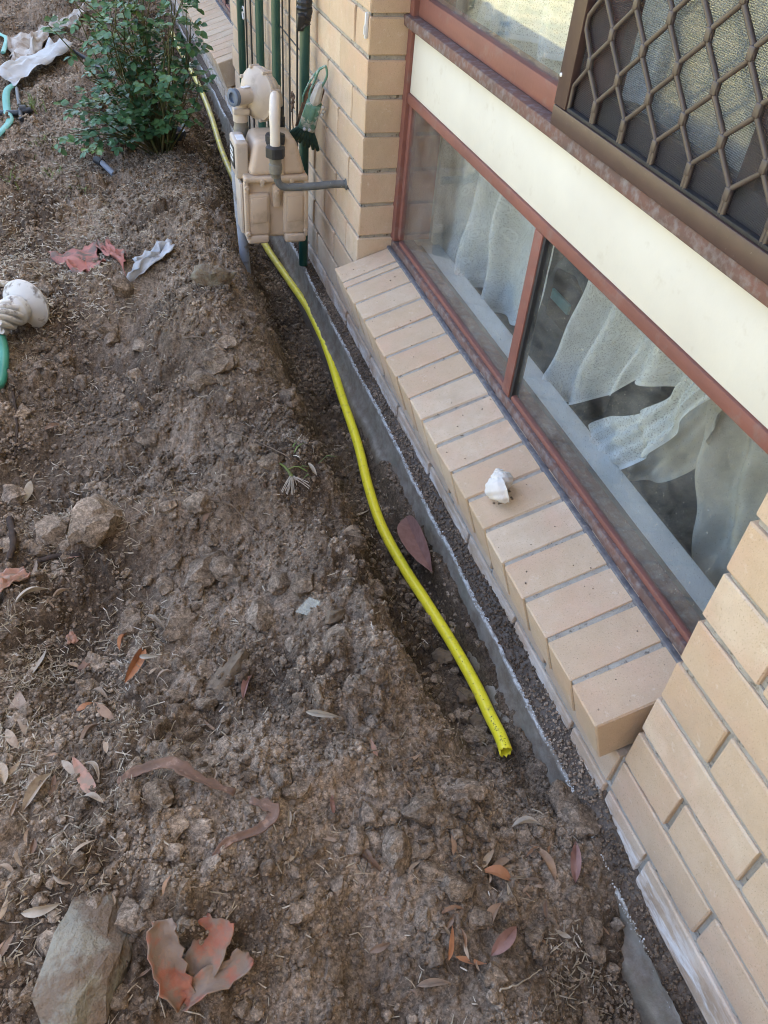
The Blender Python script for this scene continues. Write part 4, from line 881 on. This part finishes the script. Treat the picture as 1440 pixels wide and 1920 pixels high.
# ---------------------------------------------------------------- straw, mulch and rootlets
def slivers(pos, L_, wd, th=.0006, zup=.0015):
    n = len(pos); a = rng.uniform(0, 2*np.pi, n); el = rng.normal(0, .25, n)
    d = np.stack([np.cos(a)*np.cos(el), np.sin(a)*np.cos(el), np.sin(el)], -1); s_ = np.stack([-np.sin(a), np.cos(a), rng.normal(0, .4, n)], -1); s_ /= np.linalg.norm(s_, axis=1)[:, None]; u_ = np.cross(d, s_)
    bend = rng.normal(0, .12, n)*L_; V = []
    for t, wf in ((-.5, .7), (0, 1), (.5, .5)):
        c_ = pos + d*(L_*t)[:, None] + u_*((0 if t else 1)*bend)[:, None]
        for a1, a2 in ((1, 0), (0, 1), (-1, 0)): V.append(c_ + s_*(a1*wd*wf*.5)[:, None] + u_*(a2*th + .5*wd*a2)[:, None])
    V = np.stack(V, 1); f0 = []
    for i in (0, 3):
        for k in range(3): f0.append((i+k, i+(k+1) % 3, i+3+(k+1) % 3, i+3+k))
    F = (np.array(f0)[None] + (np.arange(n)*9)[:, None, None]).reshape(-1, 4); return V.reshape(-1, 3), F
def strawfield(n):
    out = []; m = 0
    while m < n:
        y = -.3 + 6.2*rng.random(20000)**1.5; x = rng.uniform(-1.35, -.06, 20000)
        dens = .05 + 1.6*np.exp(-.5*(((x+.87)/.12)**2+((y-.58)/.26)**2)) + .95*np.exp(-.5*(((x+.85)/.22)**2+((y-2.05)/.28)**2)) + .6*np.exp(-.5*(((x+.6)/.3)**2+((y-2.6)/.5)**2)) + 1.6*np.exp(-.5*(((x+.13)/.05)**2+((y+.14)/.045)**2)) + .25*np.exp(-.5*(((x+1.0)/.2)**2+((y-3.3)/.7)**2)) + .2*np.exp(-.5*(((x+.95)/.1)**2+((y+.05)/.3)**2))
        k = rng.random(20000) < dens*(.5+pn(x*7, y*7, 44)); out.append(np.stack([x[k], y[k]], -1)); m += k.sum()
    return np.concatenate(out)[:n]
p = strawfield(12000); L_ = rng.uniform(.006, .020, len(p)) + .022*rng.random(len(p))**4; wd = rng.uniform(.0009, .0026, len(p))*np.where((p[:, 0] < -.6) & (p[:, 1] > 1.7), 1.9, 1.0); z = HF(p[:, 0], p[:, 1])+.003
V, F = slivers(np.column_stack([p, z]), L_, wd); meta(npmesh('straw_litter', V, F, mt['straw'], False), 'pale dry straw and wood chips littering the soil', 'litter', kind='stuff')
p = field(900, seed=9, y1=3.0); b = MB()
for x, y in p:
    q = np.array((x, y, float(HF(x, y))+.002)); pts = [q]; a = random.uniform(0, 6.3)
    for k in range(5): a += random.gauss(0, .6); pts.append(pts[-1]+np.array((math.cos(a), math.sin(a), 0))*random.uniform(.003, .009)); pts[-1][2] = float(H0(pts[-1][0], pts[-1][1]))*0+q[2]+random.uniform(-.001, .004)
    b.tube(pts, random.uniform(.0003, .0007), 3, cap=False)
meta(b.build('rootlets', mt['twig'], None, 0), 'hair-fine roots poking out of the dug soil', 'roots', kind='stuff')

# ---------------------------------------------------------------- twigs and roots
def twig(name, pxs, r0, r1, mat, label, cat='root', lift=.006, side=True):
    P = [at(a, c) for a, c in pxs]
    for k, p_ in enumerate(P): p_[2] = max(p_[2], float(HF(p_[0], p_[1]))) + lift + .004*math.sin(k*1.7)
    S_ = spline(P, 8*len(P)); S_ += .002*np.stack([pn(np.arange(len(S_))*.4, 0, 3+k) for k in range(3)], -1)
    b = MB(); b.tube(S_, list(np.linspace(r0, r1, len(S_))), 7)
    if side:
        for k in range(len(S_)//7):
            i = random.randrange(2, len(S_)-2); q = S_[i]; dv = np.array((random.gauss(0, 1), random.gauss(0, 1), .3)); dv /= np.linalg.norm(dv); L0 = random.uniform(.012, .04)
            b.tube([q, q+dv*L0*.5+np.array((0, 0, .002)), q+dv*L0], [r1, r1*.8, r1*.4], 5)
    return meta(b.build(name, mat, None, 60, origin=tuple(P[0])), label, cat)
twig('long_root', [(345, 640), (385, 645), (440, 690), (480, 745), (540, 780), (600, 825)], .0022, .001, mt['twig'], 'long thin pale root trailing from the mound down towards the trench')
twig('thin_root', [(430, 815), (500, 850), (560, 880), (640, 905)], .0016, .0008, mt['twig'], 'thin brown root on the trench bank beside the pulled weed')
twig('twig', [(345, 920), (370, 945), (430, 965), (465, 990), (490, 1015)], .003, .0016, mt['twig'], 'forked brown twig lying left of the pulled weed', 'twig')
twig('dark_root', [(22, 985), (30, 1030), (25, 1065)], .008, .006, mt['darkroot'], 'thick dark root standing at the left edge above the pink flake', side=False, lift=.014)
twig('dark_root', [(75, 1062), (110, 1055), (150, 1045)], .006, .005, mt['darkroot'], 'short thick dark root lying right of the standing root', side=False)
twig('vine_stem', [(25, 700), (28, 750), (34, 800), (30, 850), (32, 868)], .004, .002, mt['darkroot'], 'thin dry vine stem at the left edge under the green hose', 'stem')
twig('thin_root', [(1185, 1910), (1220, 1880), (1235, 1862)], .0025, .0012, mt['twig'], 'short pale root at the bottom right beside the footing')
twig('straw_stalk', [(930, 1868), (970, 1850), (1012, 1822)], .0014, .0008, mt['straw'], 'pale bent straw stalk at the bottom near the footing', 'straw', side=False)
twig('straw_stalk', [(150, 1355), (180, 1318), (195, 1290)], .0013, .0008, mt['straw'], 'pale straw stalk left of the orange leaf', 'straw', side=False)
b = MB(); q = at(548, 905); q[2] += .012
for k in range(16):
    a = random.uniform(0, 6.3); b.tube(spline([q, q+np.array((math.cos(a)*.012, -.012+math.sin(a)*.008, random.uniform(-.004, .008))), q+np.array((math.cos(a)*.03, -.03+math.sin(a)*.016, random.uniform(-.012, .004)))], 6), [.0014]*3+[.0008]*3, 5)
W_ = empty('pulled_weed', tuple(q), 'pulled-out weed with white roots and a green shoot on the bank', 'weed'); b.build('roots', mt['bulb'], W_, 60)
b = MB(); b.tube(spline([q, q+np.array((-.008, .02, .010)), q+np.array((-.02, .035, .014))], 6), [.005, .004, .003, .003, .002, .001], 7); b.tube(spline([q+np.array((-.01, .015, .008)), q+np.array((.012, .01, .02)), q+np.array((.032, -.002, .012))], 6), .0014, 5); b.build('shoot', mt['grass'], W_, 60)

# ---------------------------------------------------------------- fallen leaves
leaf_me = []
for k in range(8):
    r_ = random.Random(k); nL, nW = 9, 5; curl = r_.uniform(-.3, 1.1); arch = r_.uniform(-.12, .22); wdt = r_.uniform(.085, .135); Gd = np.zeros((nL, nW, 3)); tw = r_.uniform(-.5, .5)
    for i in range(nL):
        t = i/(nL-1); w_ = wdt*(math.sin(math.pi*min(1, t**.8*1.0))**.85)+.004
        for j in range(nW):
            s_ = (j-2)/2; y_ = s_*w_; z_ = abs(s_)**1.3*w_*curl*1.6 - (.012 if j == 2 else 0) + arch*math.sin(math.pi*t) + tw*s_*w_*(t-.5) + .012*math.sin(9*t+3*s_+k)
            Gd[i, j] = (t-.5, y_, z_)
    b = MB(); b.grid(Gd); me = b.mesh('dead_leaf', 80); me.materials.append(mt['leaf']); leaf_me.append(me)
def leaf(px, py, lpx, ang, label, group=None, mat=None, name='dead_leaf', lift=.004, wide=1.0):
    """ang: direction of the leaf in the picture, degrees from the right, anticlockwise"""
    q = at(px, py); d = np.linalg.norm(q-CAM); dx, dy = math.cos(R(ang)), -math.sin(R(ang))
    e = at(px+dx*20, py+dy*20)-at(px-dx*20, py-dy*20); e[2] *= .5; Lw = lpx*np.linalg.norm(e)/40*1.05 if np.linalg.norm(e) < .12 else lpx*d/FPX*1.3
    Lw = min(Lw, lpx*d/FPX*1.6); e /= np.linalg.norm(e)
    s_ = np.cross((0, 0, 1), e); s_ /= np.linalg.norm(s_); n_v = np.cross(e, s_); tl = random.uniform(-.7, .7); s2 = s_*math.cos(tl)+n_v*math.sin(tl); n2 = np.cross(e, s2)
    m = random.choice(leaf_me)
    if mat is not None: m = m.copy(); m.materials.clear(); m.materials.append(mat)
    o = bpy.data.objects.new(name, m); COL.objects.link(o)
    zf = max(HM(q[0]+e[0]*Lw*.3, q[1]+e[1]*Lw*.3), HM(q[0], q[1]), HM(q[0]-e[0]*Lw*.3, q[1]-e[1]*Lw*.3))+lift-.002
    Mx = Matrix([[e[i]*Lw, s2[i]*Lw*wide, n2[i]*Lw, (q[0], q[1], zf)[i]] for i in range(3)]+[[0, 0, 0, 1]]); loc, rt, sc = Mx.decompose()
    o.location = loc; o.rotation_mode = 'QUATERNION'; o.rotation_quaternion = rt; o.scale = sc; return meta(o, label, 'leaf', group)
mt['leaf_or'] = M('orange_leaf', (.44, .215, .11), (.36, .165, .085), 40, .55, 0, 100, .35); mt['leaf_pale'] = M('pale_leaf', (.46, .41, .33), (.37, .315, .245), 50, .7); mt['leaf_purple'] = M('purple_brown_leaf', (.30, .175, .145), (.24, .13, .105), 60, .7)
leaf(256, 1262, 72, 60, 'orange-brown pointed leaf in the dark hollow on the left', mat=mt['leaf_or']); leaf(237, 1216, 42, 68, 'small orange leaf above the larger orange-brown leaf', mat=mt['leaf_or'])
leaf(284, 1254, 34, 10, 'short grey leaf tucked behind the orange-brown leaf', mat=mt['leaf_pale']); leaf(72, 1490, 84, 48, 'long tan leaf with a pale midrib at the lower left'); leaf(160, 1468, 72, 120, 'spotted pinkish leaf right of the long tan leaf', mat=mt['pinkflake'])
leaf(80, 1708, 74, 14, 'white spotted leaf left of the big pale rock', mat=mt['leaf_pale']); leaf(162, 1610, 62, 38, 'brown curled leaf above the big pale rock'); leaf(68, 1255, 70, 50, 'grey slender leaf in the straw at the left edge', mat=mt['leaf_pale'])
leaf(1076, 1622, 78, 88, 'upright pinkish-brown leaf nearest the footing', mat=mt['leaf_purple']); leaf(1012, 1625, 84, 122, 'long two-toned brown leaf left of the upright leaf'); leaf(985, 1561, 58, 2, 'flat tan leaf below the pipe end', mat=mt['leaf_pale'])
leaf(928, 1647, 56, 160, 'shiny orange-brown cupped leaf in the leaf pile', mat=mt['leaf_or'], wide=1.7); leaf(912, 1615, 44, 55, 'small brown leaf above the shiny cupped leaf'); leaf(842, 1775, 66, 84, 'upright brown leaf at the left of the lower leaf pile', mat=mt['leaf_or'])
leaf(925, 1725, 52, 65, 'tan broad leaf in the lower leaf pile', wide=1.5); leaf(942, 1770, 66, 48, 'red-brown folded leaf right of the lower pile', mat=mt['leaf_purple'], wide=1.3); leaf(882, 1805, 56, -15, 'reddish leaf at the bottom of the lower pile', mat=mt['leaf_or'])
leaf(812, 1850, 62, 8, 'dull brown leaf below the lower leaf pile'); leaf(692, 1620, 54, 140, 'tan leaf beside the large square clod'); leaf(1052, 1755, 34, 150, 'small curled leaf near the straw heap', mat=mt['leaf_pale'], wide=1.5)
leaf(780, 1052, 100, 118, 'big purple-brown leaf wedged between the pipe and the footing', mat=mt['leaf_purple'], wide=1.2, lift=.006); leaf(52, 928, 42, 70, 'small grey leaf alone on the bare soil at the left', mat=mt['leaf_pale']); leaf(585, 892, 34, 118, 'pale leaf beside the pulled weed', mat=mt['leaf_pale'])
leaf(465, 1300, 46, 70, 'grey leaf sliver right of the long flat stone', mat=mt['leaf_purple']); leaf(172, 1378, 52, 42, 'dark brown leaf below the hollow'); leaf(162, 1336, 32, 25, 'small rusty leaf below the hollow', mat=mt['leaf_or'], wide=1.3)
leaf(624, 1515, 36, 95, 'small reddish leaf right of the crusty bark strip', mat=mt['leaf_purple'], wide=1.4); leaf(70, 1085, 36, 80, 'buff leaf above the pink flake', wide=1.6); leaf(134, 1058, 34, 20, 'pinkish leaf beside the short dark root', mat=mt['pinkflake'])
leaf(75, 1160, 64, 20, 'broad buff leaf below the pink flake', mat=mt['leaf_pale'], wide=1.8); leaf(35, 1330, 50, 80, 'buff curled leaf at the left edge', wide=1.8); leaf(65, 1597, 30, 75, 'tiny yellow-tan leaf at the lower left', wide=1.3)
leaf(15, 1780, 60, 60, 'tan leaf at the left edge below the white leaf'); leaf(185, 1870, 46, 70, 'yellowish leaf lying on the big pale rock', lift=.04); leaf(605, 1352, 62, -6, 'ragged tan leaf edge sticking out of the smooth slope', mat=mt['leaf_pale'])
leaf(700, 1410, 36, 110, 'tiny pinkish leaf on the slope left of the pipe end', mat=mt['pinkflake']); leaf(1035, 1478, 22, 45, 'tiny pink leaf scrap beside the footing', mat=mt['pinkflake'], wide=1.6)
nl = 0
while nl < 120:
    a, c = soilpx()
    if c < 800: continue
    wgt = .07 + 1.0*math.exp(-((a-900)/170)**2-((c-1690)/170)**2) + .5*math.exp(-((a-80)/120)**2-((c-1250)/260)**2) + .25*math.exp(-((a-120)/150)**2-((c-1650)/200)**2)
    if random.random() > wgt: continue
    lp = random.uniform(16, 46); an_ = random.uniform(0, 180); wi = random.uniform(.7, 1.3)
    leaf(a, c, lp, an_, ('tiny' if lp < 26 else 'short' if lp < 36 else 'long')+(' narrow' if wi < 1 else ' broad')+' dry leaf '+where(a, c), 'small dry leaves on the soil', wide=wi, lift=random.uniform(0, .005)); nl += 1

# ---------------------------------------------------------------- scraps of plastic and bark
def drape(name, corners, mat, n=16, m=12, lift=.006, crump=.006, th=.0012, ragged=.08, seed=0, arch=0, parent=None):
    P = [at(a, c) for a, c in corners]; V = np.zeros((m, n, 3)); r_ = np.random.default_rng(seed)
    for i in range(m):
        for j in range(n):
            u, v = j/(n-1), i/(m-1)
            v2 = v + (ragged*pn(u*5, seed*.7, 3) if i in (0, m-1) else 0); u2 = u + (ragged*pn(v*5, seed*.9, 8) if j in (0, n-1) else 0)
            q = P[0]*(1-u2)*(1-v2)+P[1]*u2*(1-v2)+P[2]*u2*v2+P[3]*(1-u2)*v2
            h = HM(q[0], q[1], .02) + lift + crump*(fbm(np.array(u*3.1+seed), np.array(v*3.1), 3, seed)+.5) + arch*math.sin(math.pi*u)
            V[i, j] = (q[0]+crump*.6*pn(u*4, v*4, seed+2), q[1]+crump*.6*pn(u*4, v*4, seed+4), h)
    b = MB(); b.grid(V); o = b.build(name, mat, parent, 60, origin=None if parent is not None else tuple(V.reshape(-1, 3).mean(0))); solid(o, th); return o
meta(drape('white_sheet', [(22, 84), (112, 40), (84, 104), (24, 142)], mt['sheet'], crump=.03, seed=1, lift=.02), 'torn dusty white sheet half covered by soil at the upper left', 'sheet')
meta(drape('white_sheet', [(4, 168), (98, 96), (142, 108), (38, 182)], mt['sheet2'], crump=.016, seed=2, lift=.045, ragged=.04), 'pale sheet edge folded over above the black irrigation fittings', 'sheet')
meta(drape('white_sheet', [(105, 75), (160, 28), (165, 50), (118, 78)], mt['sheet'], crump=.02, seed=12, lift=.03, ragged=.1), 'narrow torn strip of white sheet beside the rose bush', 'sheet')
meta(drape('red_scrap', [(92, 488), (178, 470), (205, 500), (140, 525)], mt['redsheet'], crump=.016, seed=3), 'faded red plastic scrap lying in the wood chips', 'plastic scrap')
meta(drape('red_scrap', [(178, 470), (205, 462), (243, 492), (234, 528)], mt['redsheet'], crump=.020, seed=5, lift=.012), 'folded brighter red plastic scrap beside the grey film', 'plastic scrap')
meta(drape('grey_film', [(240, 545), (262, 498), (318, 462), (328, 492)], mt['greyfilm'], crump=.022, seed=6, lift=.012), 'crumpled translucent grey plastic film right of the red scraps', 'plastic scrap')
meta(drape('pink_flake', [(-10, 1108), (50, 1092), (66, 1112), (-6, 1168)], mt['pinkflake'], crump=.008, seed=7, th=.003, lift=.012), 'rough pink flake of old paint at the left edge', 'flake')
meta(drape('buff_flake', [(125, 1205), (140, 1195), (150, 1210), (132, 1222)], mt['pinkflake'], crump=.004, seed=8), 'tiny buff flake near the dark hollow', 'flake')
T_ = empty('torn_orange_plastic', tuple(at(350, 1840)), 'torn orange plastic piece with curled flaps at the lower left', 'plastic scrap')
def flap(pth, wd, curlr, seed):
    """a strip of thick plastic along a path, rolled up at its sides"""
    S_ = spline(pth, 14); V = np.zeros((14, 9, 3))
    for i in range(14):
        d = S_[min(i+1, 13)]-S_[max(i-1, 0)]; d /= np.linalg.norm(d); s_ = np.cross((0, 0, 1.), d); s_ /= np.linalg.norm(s_); nn = np.cross(d, s_); w_ = wd*(np.interp(i/13, [0, .15, .6, 1], [.6, .8, 1, .8]) + .12*pn(i*.6, 0, seed))
        for j in range(9): t = (j-4)/4; V[i, j] = S_[i]+s_*w_*math.sin(t*curlr)/curlr*(1+.25*pn(i*.9, j*.05, seed+9)) + nn*w_*(1-math.cos(t*curlr))/curlr + nn*.006*fbm(np.array(i*.5), np.array(j*.5), 2, seed) + d*.006*pn(j*1.3, 0, seed+4)*(i in (0, 13))
    b = MB(); b.grid(V); o = b.build('torn_flap', mt['orangesheet'], T_, 60); solid(o, .0014)
def up(a, c, h):
    q = at(a, c); q[2] = HM(q[0], q[1], .015)*.7+q[2]*.3+h; return q
flap([up(348, 1890, .010), up(330, 1855, .030), up(320, 1800, .050), up(325, 1765, .052)], .030, 1.35, 1)
flap([up(350, 1888, .008), up(385, 1870, .022), up(430, 1845, .028), up(468, 1808, .020)], .020, .9, 2)
flap([up(372, 1850, .008), up(390, 1810, .016), up(405, 1765, .018), up(415, 1735, .010)], .027, .5, 3)
def strip(name, pth, wd, mat, label, tw=.6, cat='bark'):
    S_ = spline(pth, 22); V = np.zeros((22, 6, 3))
    for i in range(22):
        d = S_[min(i+1, 21)]-S_[max(i-1, 0)]; d /= np.linalg.norm(d); s_ = np.cross((0, 0, 1.), d); s_ /= np.linalg.norm(s_); nn = np.cross(d, s_); a = tw*math.sin(i*.28); s2 = s_*math.cos(a)+nn*math.sin(a)
        w_ = wd*(np.interp(i/21, [0, .2, .75, 1], [.25, .45, 1, .3])+.5*pn(i*.9, 0, 5))
        for j in range(6): t = (j-2.5)/2.5; V[i, j] = S_[i]+s2*w_*t+np.array((0, 0, w_*.5*t*t))
    b = MB(); b.grid(V); o = b.build(name, mat, None, 60, origin=tuple(S_[0])); solid(o, .0018); return meta(o, label, cat)
strip('bark_strip', [up(224, 1482, .012), up(265, 1468, .022), up(325, 1458, .034), up(370, 1478, .026), up(442, 1498, .012)], .013, mt['bark'], 'long curled brown bark strip arching over a clod')
strip('bark_strip', [up(400, 1618, .010), up(430, 1592, .016), up(490, 1565, .016), up(515, 1535, .018), up(470, 1512, .014)], .010, mt['bark'], 'crusty pinkish bark strip bent like a hook')
b = MB(); q = at(580, 1150)+np.array((0, 0, .016)); b.add([q+np.array(v_) for v_ in ((-.028, .0, -.006), (.004, .020, .006), (.022, .006, .004), (.010, -.026, -.008))], [(0, 3, 2, 1)])
o = b.build('glass_shard', mt['clearglass'], None, 0, origin=tuple(q)); solid(o, .003); meta(o, 'broken shard of clear glass lying among the clods', 'glass')
b = MB(); q = at(25, 545)+np.array((0, 0, .02)); e = at(50, 540)-at(0, 552); b.box(q, (.10, .02, .012), .002, rot=Matrix.Rotation(math.atan2(e[1], e[0]), 3, 'Z')); meta(b.build('wood_offcut', mt['straw'], None, 30, origin=tuple(q)), 'short pale wooden offcut at the left edge above the white pedestal', 'wood')

# ---------------------------------------------------------------- left edge: white pedestal, hoses, fittings
p0 = up(58, 598, .045); p1 = up(-12, 668, .075); axd = (p1-p0)/np.linalg.norm(p1-p0)
PD = empty('white_pedestal', tuple(at(20, 640)), 'dirty white plastic pedestal lying on its side at the left edge', 'pedestal')
b = MB(); b.lathe(p0, axd, [(-.008, .062), (0, .070), (.008, .071), (.012, .066), (.022, .058), (.030, .045), (.036, .034)], 36); b.build('round_base', mt['white_pl'], PD, 35)
b = MB(); b.lathe(p0, axd, [(.035, .038), (.045, .042), (.058, .042), (.066, .036), (.075, .031), (.16, .034)], 30); b.build('neck', mt['white_pl'], PD, 35)
u, v, _ = frame(axd)
for k in range(9):
    a0 = k*2*math.pi/9; b = MB(); b.tube([p0+axd*(.072+.085*t)+(u*math.cos(a0+1.8*t)+v*math.sin(a0+1.8*t))*.034 for t in np.linspace(0, 1, 10)], .008, 7); b.build('twisted_rib', mt['white_pl'], PD, 60)
h0 = [up(-8, 640, .05), up(6, 652, .055), up(15, 680, .045), up(14, 705, .03), up(4, 728, .012), up(-12, 745, .01)]
b = MB(); b.tube(spline(h0, 20), .0125, 12); meta(b.build('green_hose', mt['hose_green'], None, 60, origin=tuple(h0[0])), 'dark green garden hose loop at the left edge below the pedestal', 'hose')
h1 = [up(30, 178, .04), up(17, 192, .04), up(16, 220, .02), up(22, 243, .015), up(5, 258, .015), up(-12, 272, .015)]
b = MB(); b.tube(spline(h1, 24), .016, 10, flat=.45); meta(b.build('teal_hose', mt['hose_teal'], None, 60, origin=tuple(h1[0])), 'flattened teal hose curving out from under the white sheet', 'hose')
h2 = [up(-10, 70, .03), up(5, 82, .03), up(16, 90, .03), up(8, 110, .02)]
b = MB(); b.tube(spline(h2, 14), .012, 8, flat=.5); meta(b.build('teal_hose', mt['hose_teal'], None, 60, origin=tuple(h2[0])), 'short end of teal hose at the top left corner', 'hose')
F_ = empty('irrigation_fitting', tuple(at(45, 218)), 'black plastic irrigation tee fitting beside the teal hose', 'pipe fitting')
b = MB(); b.tube([up(-8, 222, .02), up(35, 222, .022), up(62, 216, .022)], .012, 10); b.build('barrel', mt['blackpl'], F_, 60)
b = MB(); b.tube([up(36, 186, .03), up(40, 215, .022)], .008, 8); b.build('riser', mt['greysteel'], F_, 60)
b = MB(); b.tube([up(41, 218, .02), up(43, 236, .012)], [.012, .009], 8); b.build('spigot', mt['blackpl'], F_, 60)
b = MB(); b.tube([up(40, 219, .022), up(52, 217, .022)], .019, 10); b.build('collar', mt['blackpl'], F_, 60)
b = MB(); b.tube([up(140, 110, .02), up(170, 128, .02), up(205, 150, .02)], .009, 8); meta(b.build('black_hose', mt['blackpl'], None, 60, origin=tuple(up(140, 110, 0))), 'short black irrigation hose poking out beside the white sheet', 'hose')
S2 = empty('pipe_stub', tuple(at(195, 318)), 'small grey pipe stub with dark cap poking out of the soil', 'pipe')
b = MB(); b.tube([up(192, 317, .022), up(214, 328, .004)], .011, 12); b.build('tube', mt['riser'], S2, 60); b = MB(); b.tube([up(182, 312, .024), up(194, 318, .022)], .015, 12); b.build('cap', mt['blackpl'], S2, 60)
# ---------------------------------------------------------------- rose bush
base = at(305, 285); base[2] = float(H0(base[0], base[1]))
RB = empty('rose_bush', tuple(base), 'leafy green rose bush growing at the top of the bank', 'shrub')
tips = [(110, 60), (140, -30), (175, -20), (220, -40), (260, -60), (300, -30), (340, -40), (120, 190), (150, 20), (200, -60), (240, -20), (280, -110), (320, -70), (350, 20), (372, 62), (372, 120), (300, 40), (250, 70), (200, 90), (160, 130), (135, 255), (160, 215), (200, 190), (250, 150), (330, 150), (290, 200), (210, 240), (165, 270), (340, 190), (265, 235), (230, 30), (180, 60), (310, 110)]
st_ = MB(); LV = []; LF = []
def leaflet(c, d, n, L_):
    d = d/np.linalg.norm(d); s_ = np.cross(n, d); s_ /= np.linalg.norm(s_)+1e-9; n = np.cross(d, s_); k0 = len(LV); w_ = L_*.36; fo_ = .25*w_; dr = -.12*L_
    for t, wf in ((0, .12), (.28, .88), (.62, .95), (.88, .45)):
        for sg in (-1, 0, 1): LV.append(c+d*(t*L_)+s_*(sg*w_*wf)+n*(abs(sg)*fo_*wf+dr*t*t))
    LV.append(c+d*L_+n*dr)
    for i in range(3):
        for j in range(2): q_ = k0+i*3+j; LF.append((q_, q_+1, q_+4, q_+3))
    LF.append((k0+9, k0+10, k0+12, k0+10)); LF[-1] = (k0+9, k0+10, k0+12); LF.append((k0+10, k0+11, k0+12))
for (a, c) in tips:
    for rep in range(2):
        yy_ = base[1]+random.gauss(-.02, .13); e = ony(a+random.gauss(0, 14), c+random.gauss(0, 14), yy_)
        e[2] = max(e[2], float(H0(e[0], e[1]))+.04)
        mid = base*.5+e*.5+np.array((random.gauss(0, .04), random.gauss(0, .04), .05)); C_ = spline([base+np.array((random.gauss(0, .015), random.gauss(0, .015), -.03)), mid, e], 16)
        st_.tube(C_, list(np.linspace(.0042, .0014, 16)), 6)
        for i in range(5, 16):
            if random.random() < .30: continue
            q = C_[i]; dv = np.array((random.gauss(0, 1), random.gauss(-.3, 1), random.gauss(.1, .5))); dv /= np.linalg.norm(dv); pl = random.uniform(.03, .06); sdv_ = np.cross(dv, (0, 0, 1)); sdv_ /= np.linalg.norm(sdv_)
            st_.tube([q, q+dv*pl*.5, q+dv*pl+np.array((0, 0, -.006))], .0008, 3, cap=False)
            nn = np.array((random.gauss(-.15, .3), random.gauss(-.25, .3), 1)); L0 = random.uniform(.024, .036)
            leaflet(q+dv*pl, dv, nn, L0)
            for f_, sg in ((.55, 1), (.55, -1), (.9, 1), (.9, -1)):
                if random.random() < .9: leaflet(q+dv*pl*f_, dv*.5+sdv_*sg, nn+np.array((random.gauss(0, .15), random.gauss(0, .15), 0)), L0*random.uniform(.8, 1))
st_.build('trunk', mt['stem'], RB, 60)
b = MB(); b.add(LV, LF); meta(b.build('crown', mt['rose'], RB, 70), kind='stuff')
b = MB(); q = at(318, 272); b.lathe(q+np.array((0, .02, -.03)), (.1, 0, 1), [(0, .05), (.07, .062), (.09, .058), (.085, .05), (.06, .045)], 14); V = np.array(b.v); V += .008*np.stack([pn(V[:, 1]*40, V[:, 2]*40, k) for k in (1, 2, 3)], -1); b.v = [tuple(x) for x in V]
meta(b.build('black_pot', mt['blackpl'], None, 40, origin=tuple(q)), 'crumpled black plastic plant pot at the foot of the rose bush', 'pot')
# grass tufts
for (a, c, n_b, h_, lb) in [(62, 205, 26, .06, 'small tuft of pale green grass beside the black fitting'), (85, 288, 22, .045, 'sparse yellow-green grass tuft at the left below the fitting'), (152, 362, 18, .04, 'small green weed tuft left of the bare mound'), (20, 345, 18, .04, 'thin yellowish grass tuft at the left edge'), (548, 880, 6, .03, 'tiny green shoots above the pulled weed'), (110, 330, 14, .035, 'sparse grass blades between the yellow tuft and the green weed')]:
    q = at(a, c); b = MB()
    for k in range(n_b):
        o_ = q+np.array((random.gauss(0, .022), random.gauss(0, .03), 0)); o_[2] = float(H0(o_[0], o_[1])); an = random.uniform(0, 6.3); dv = np.array((math.cos(an), math.sin(an), 0)); hh = h_*random.uniform(.6, 1.3); sd_ = np.array((-dv[1], dv[0], 0))*.0022
        b.add([o_-sd_, o_+sd_, o_+dv*hh*.5+np.array((0, 0, hh*.7))+sd_*.8, o_+dv*hh*.5+np.array((0, 0, hh*.7))-sd_*.8, o_+dv*hh*1.1+np.array((0, 0, hh*.75))], [(0, 1, 2, 3), (3, 2, 4)])
    meta(b.build('grass_tuft', mt['grass'], None, 0, origin=tuple(q)), lb, 'grass')
# ---------------------------------------------------------------- crumbs on the footing ledge and broken salt crust along its edge
yl = rng.uniform(-.6, 2.4, 5200); tl_ = rng.random(5200); e_ = np.interp(yl, yy, edge); t_ = np.interp(yl, yy, top); c_r = np.interp(yl, yy, crust)
xl = -.001 + (e_*.9+.001)*tl_; zl = t_*(1-tl_)+c_r*tl_+.001; sl = .0012+.0036*rng.random(5200)**2.2
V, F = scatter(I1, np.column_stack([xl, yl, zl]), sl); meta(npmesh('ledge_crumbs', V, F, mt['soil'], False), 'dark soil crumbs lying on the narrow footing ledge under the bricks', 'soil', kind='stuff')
yl = rng.uniform(-.55, 2.6, 4200); keep = fbm(yl*6, yl*0+.4, 3, 88) > rng.uniform(-.7, .5, 4200); yl = yl[keep]; n_k = len(yl)
xl = np.interp(yl, yy, edge)*rng.uniform(.82, 1.06, n_k); zl = np.interp(yl, yy, crust)+rng.normal(0, .0022, n_k)
mt['salt'] = M('salt_bloom', (.72, .74, .72), (.55, .55, .52), 120, .95, .4, 400, .1)
V, F = scatter(I1, np.column_stack([xl, yl, zl]), .0007+.0017*rng.random(n_k)**1.5); meta(npmesh('salt_crust', V, F, mt['salt'], False), 'broken white salt crust along the edge of the concrete footing', 'crust', kind='stuff')
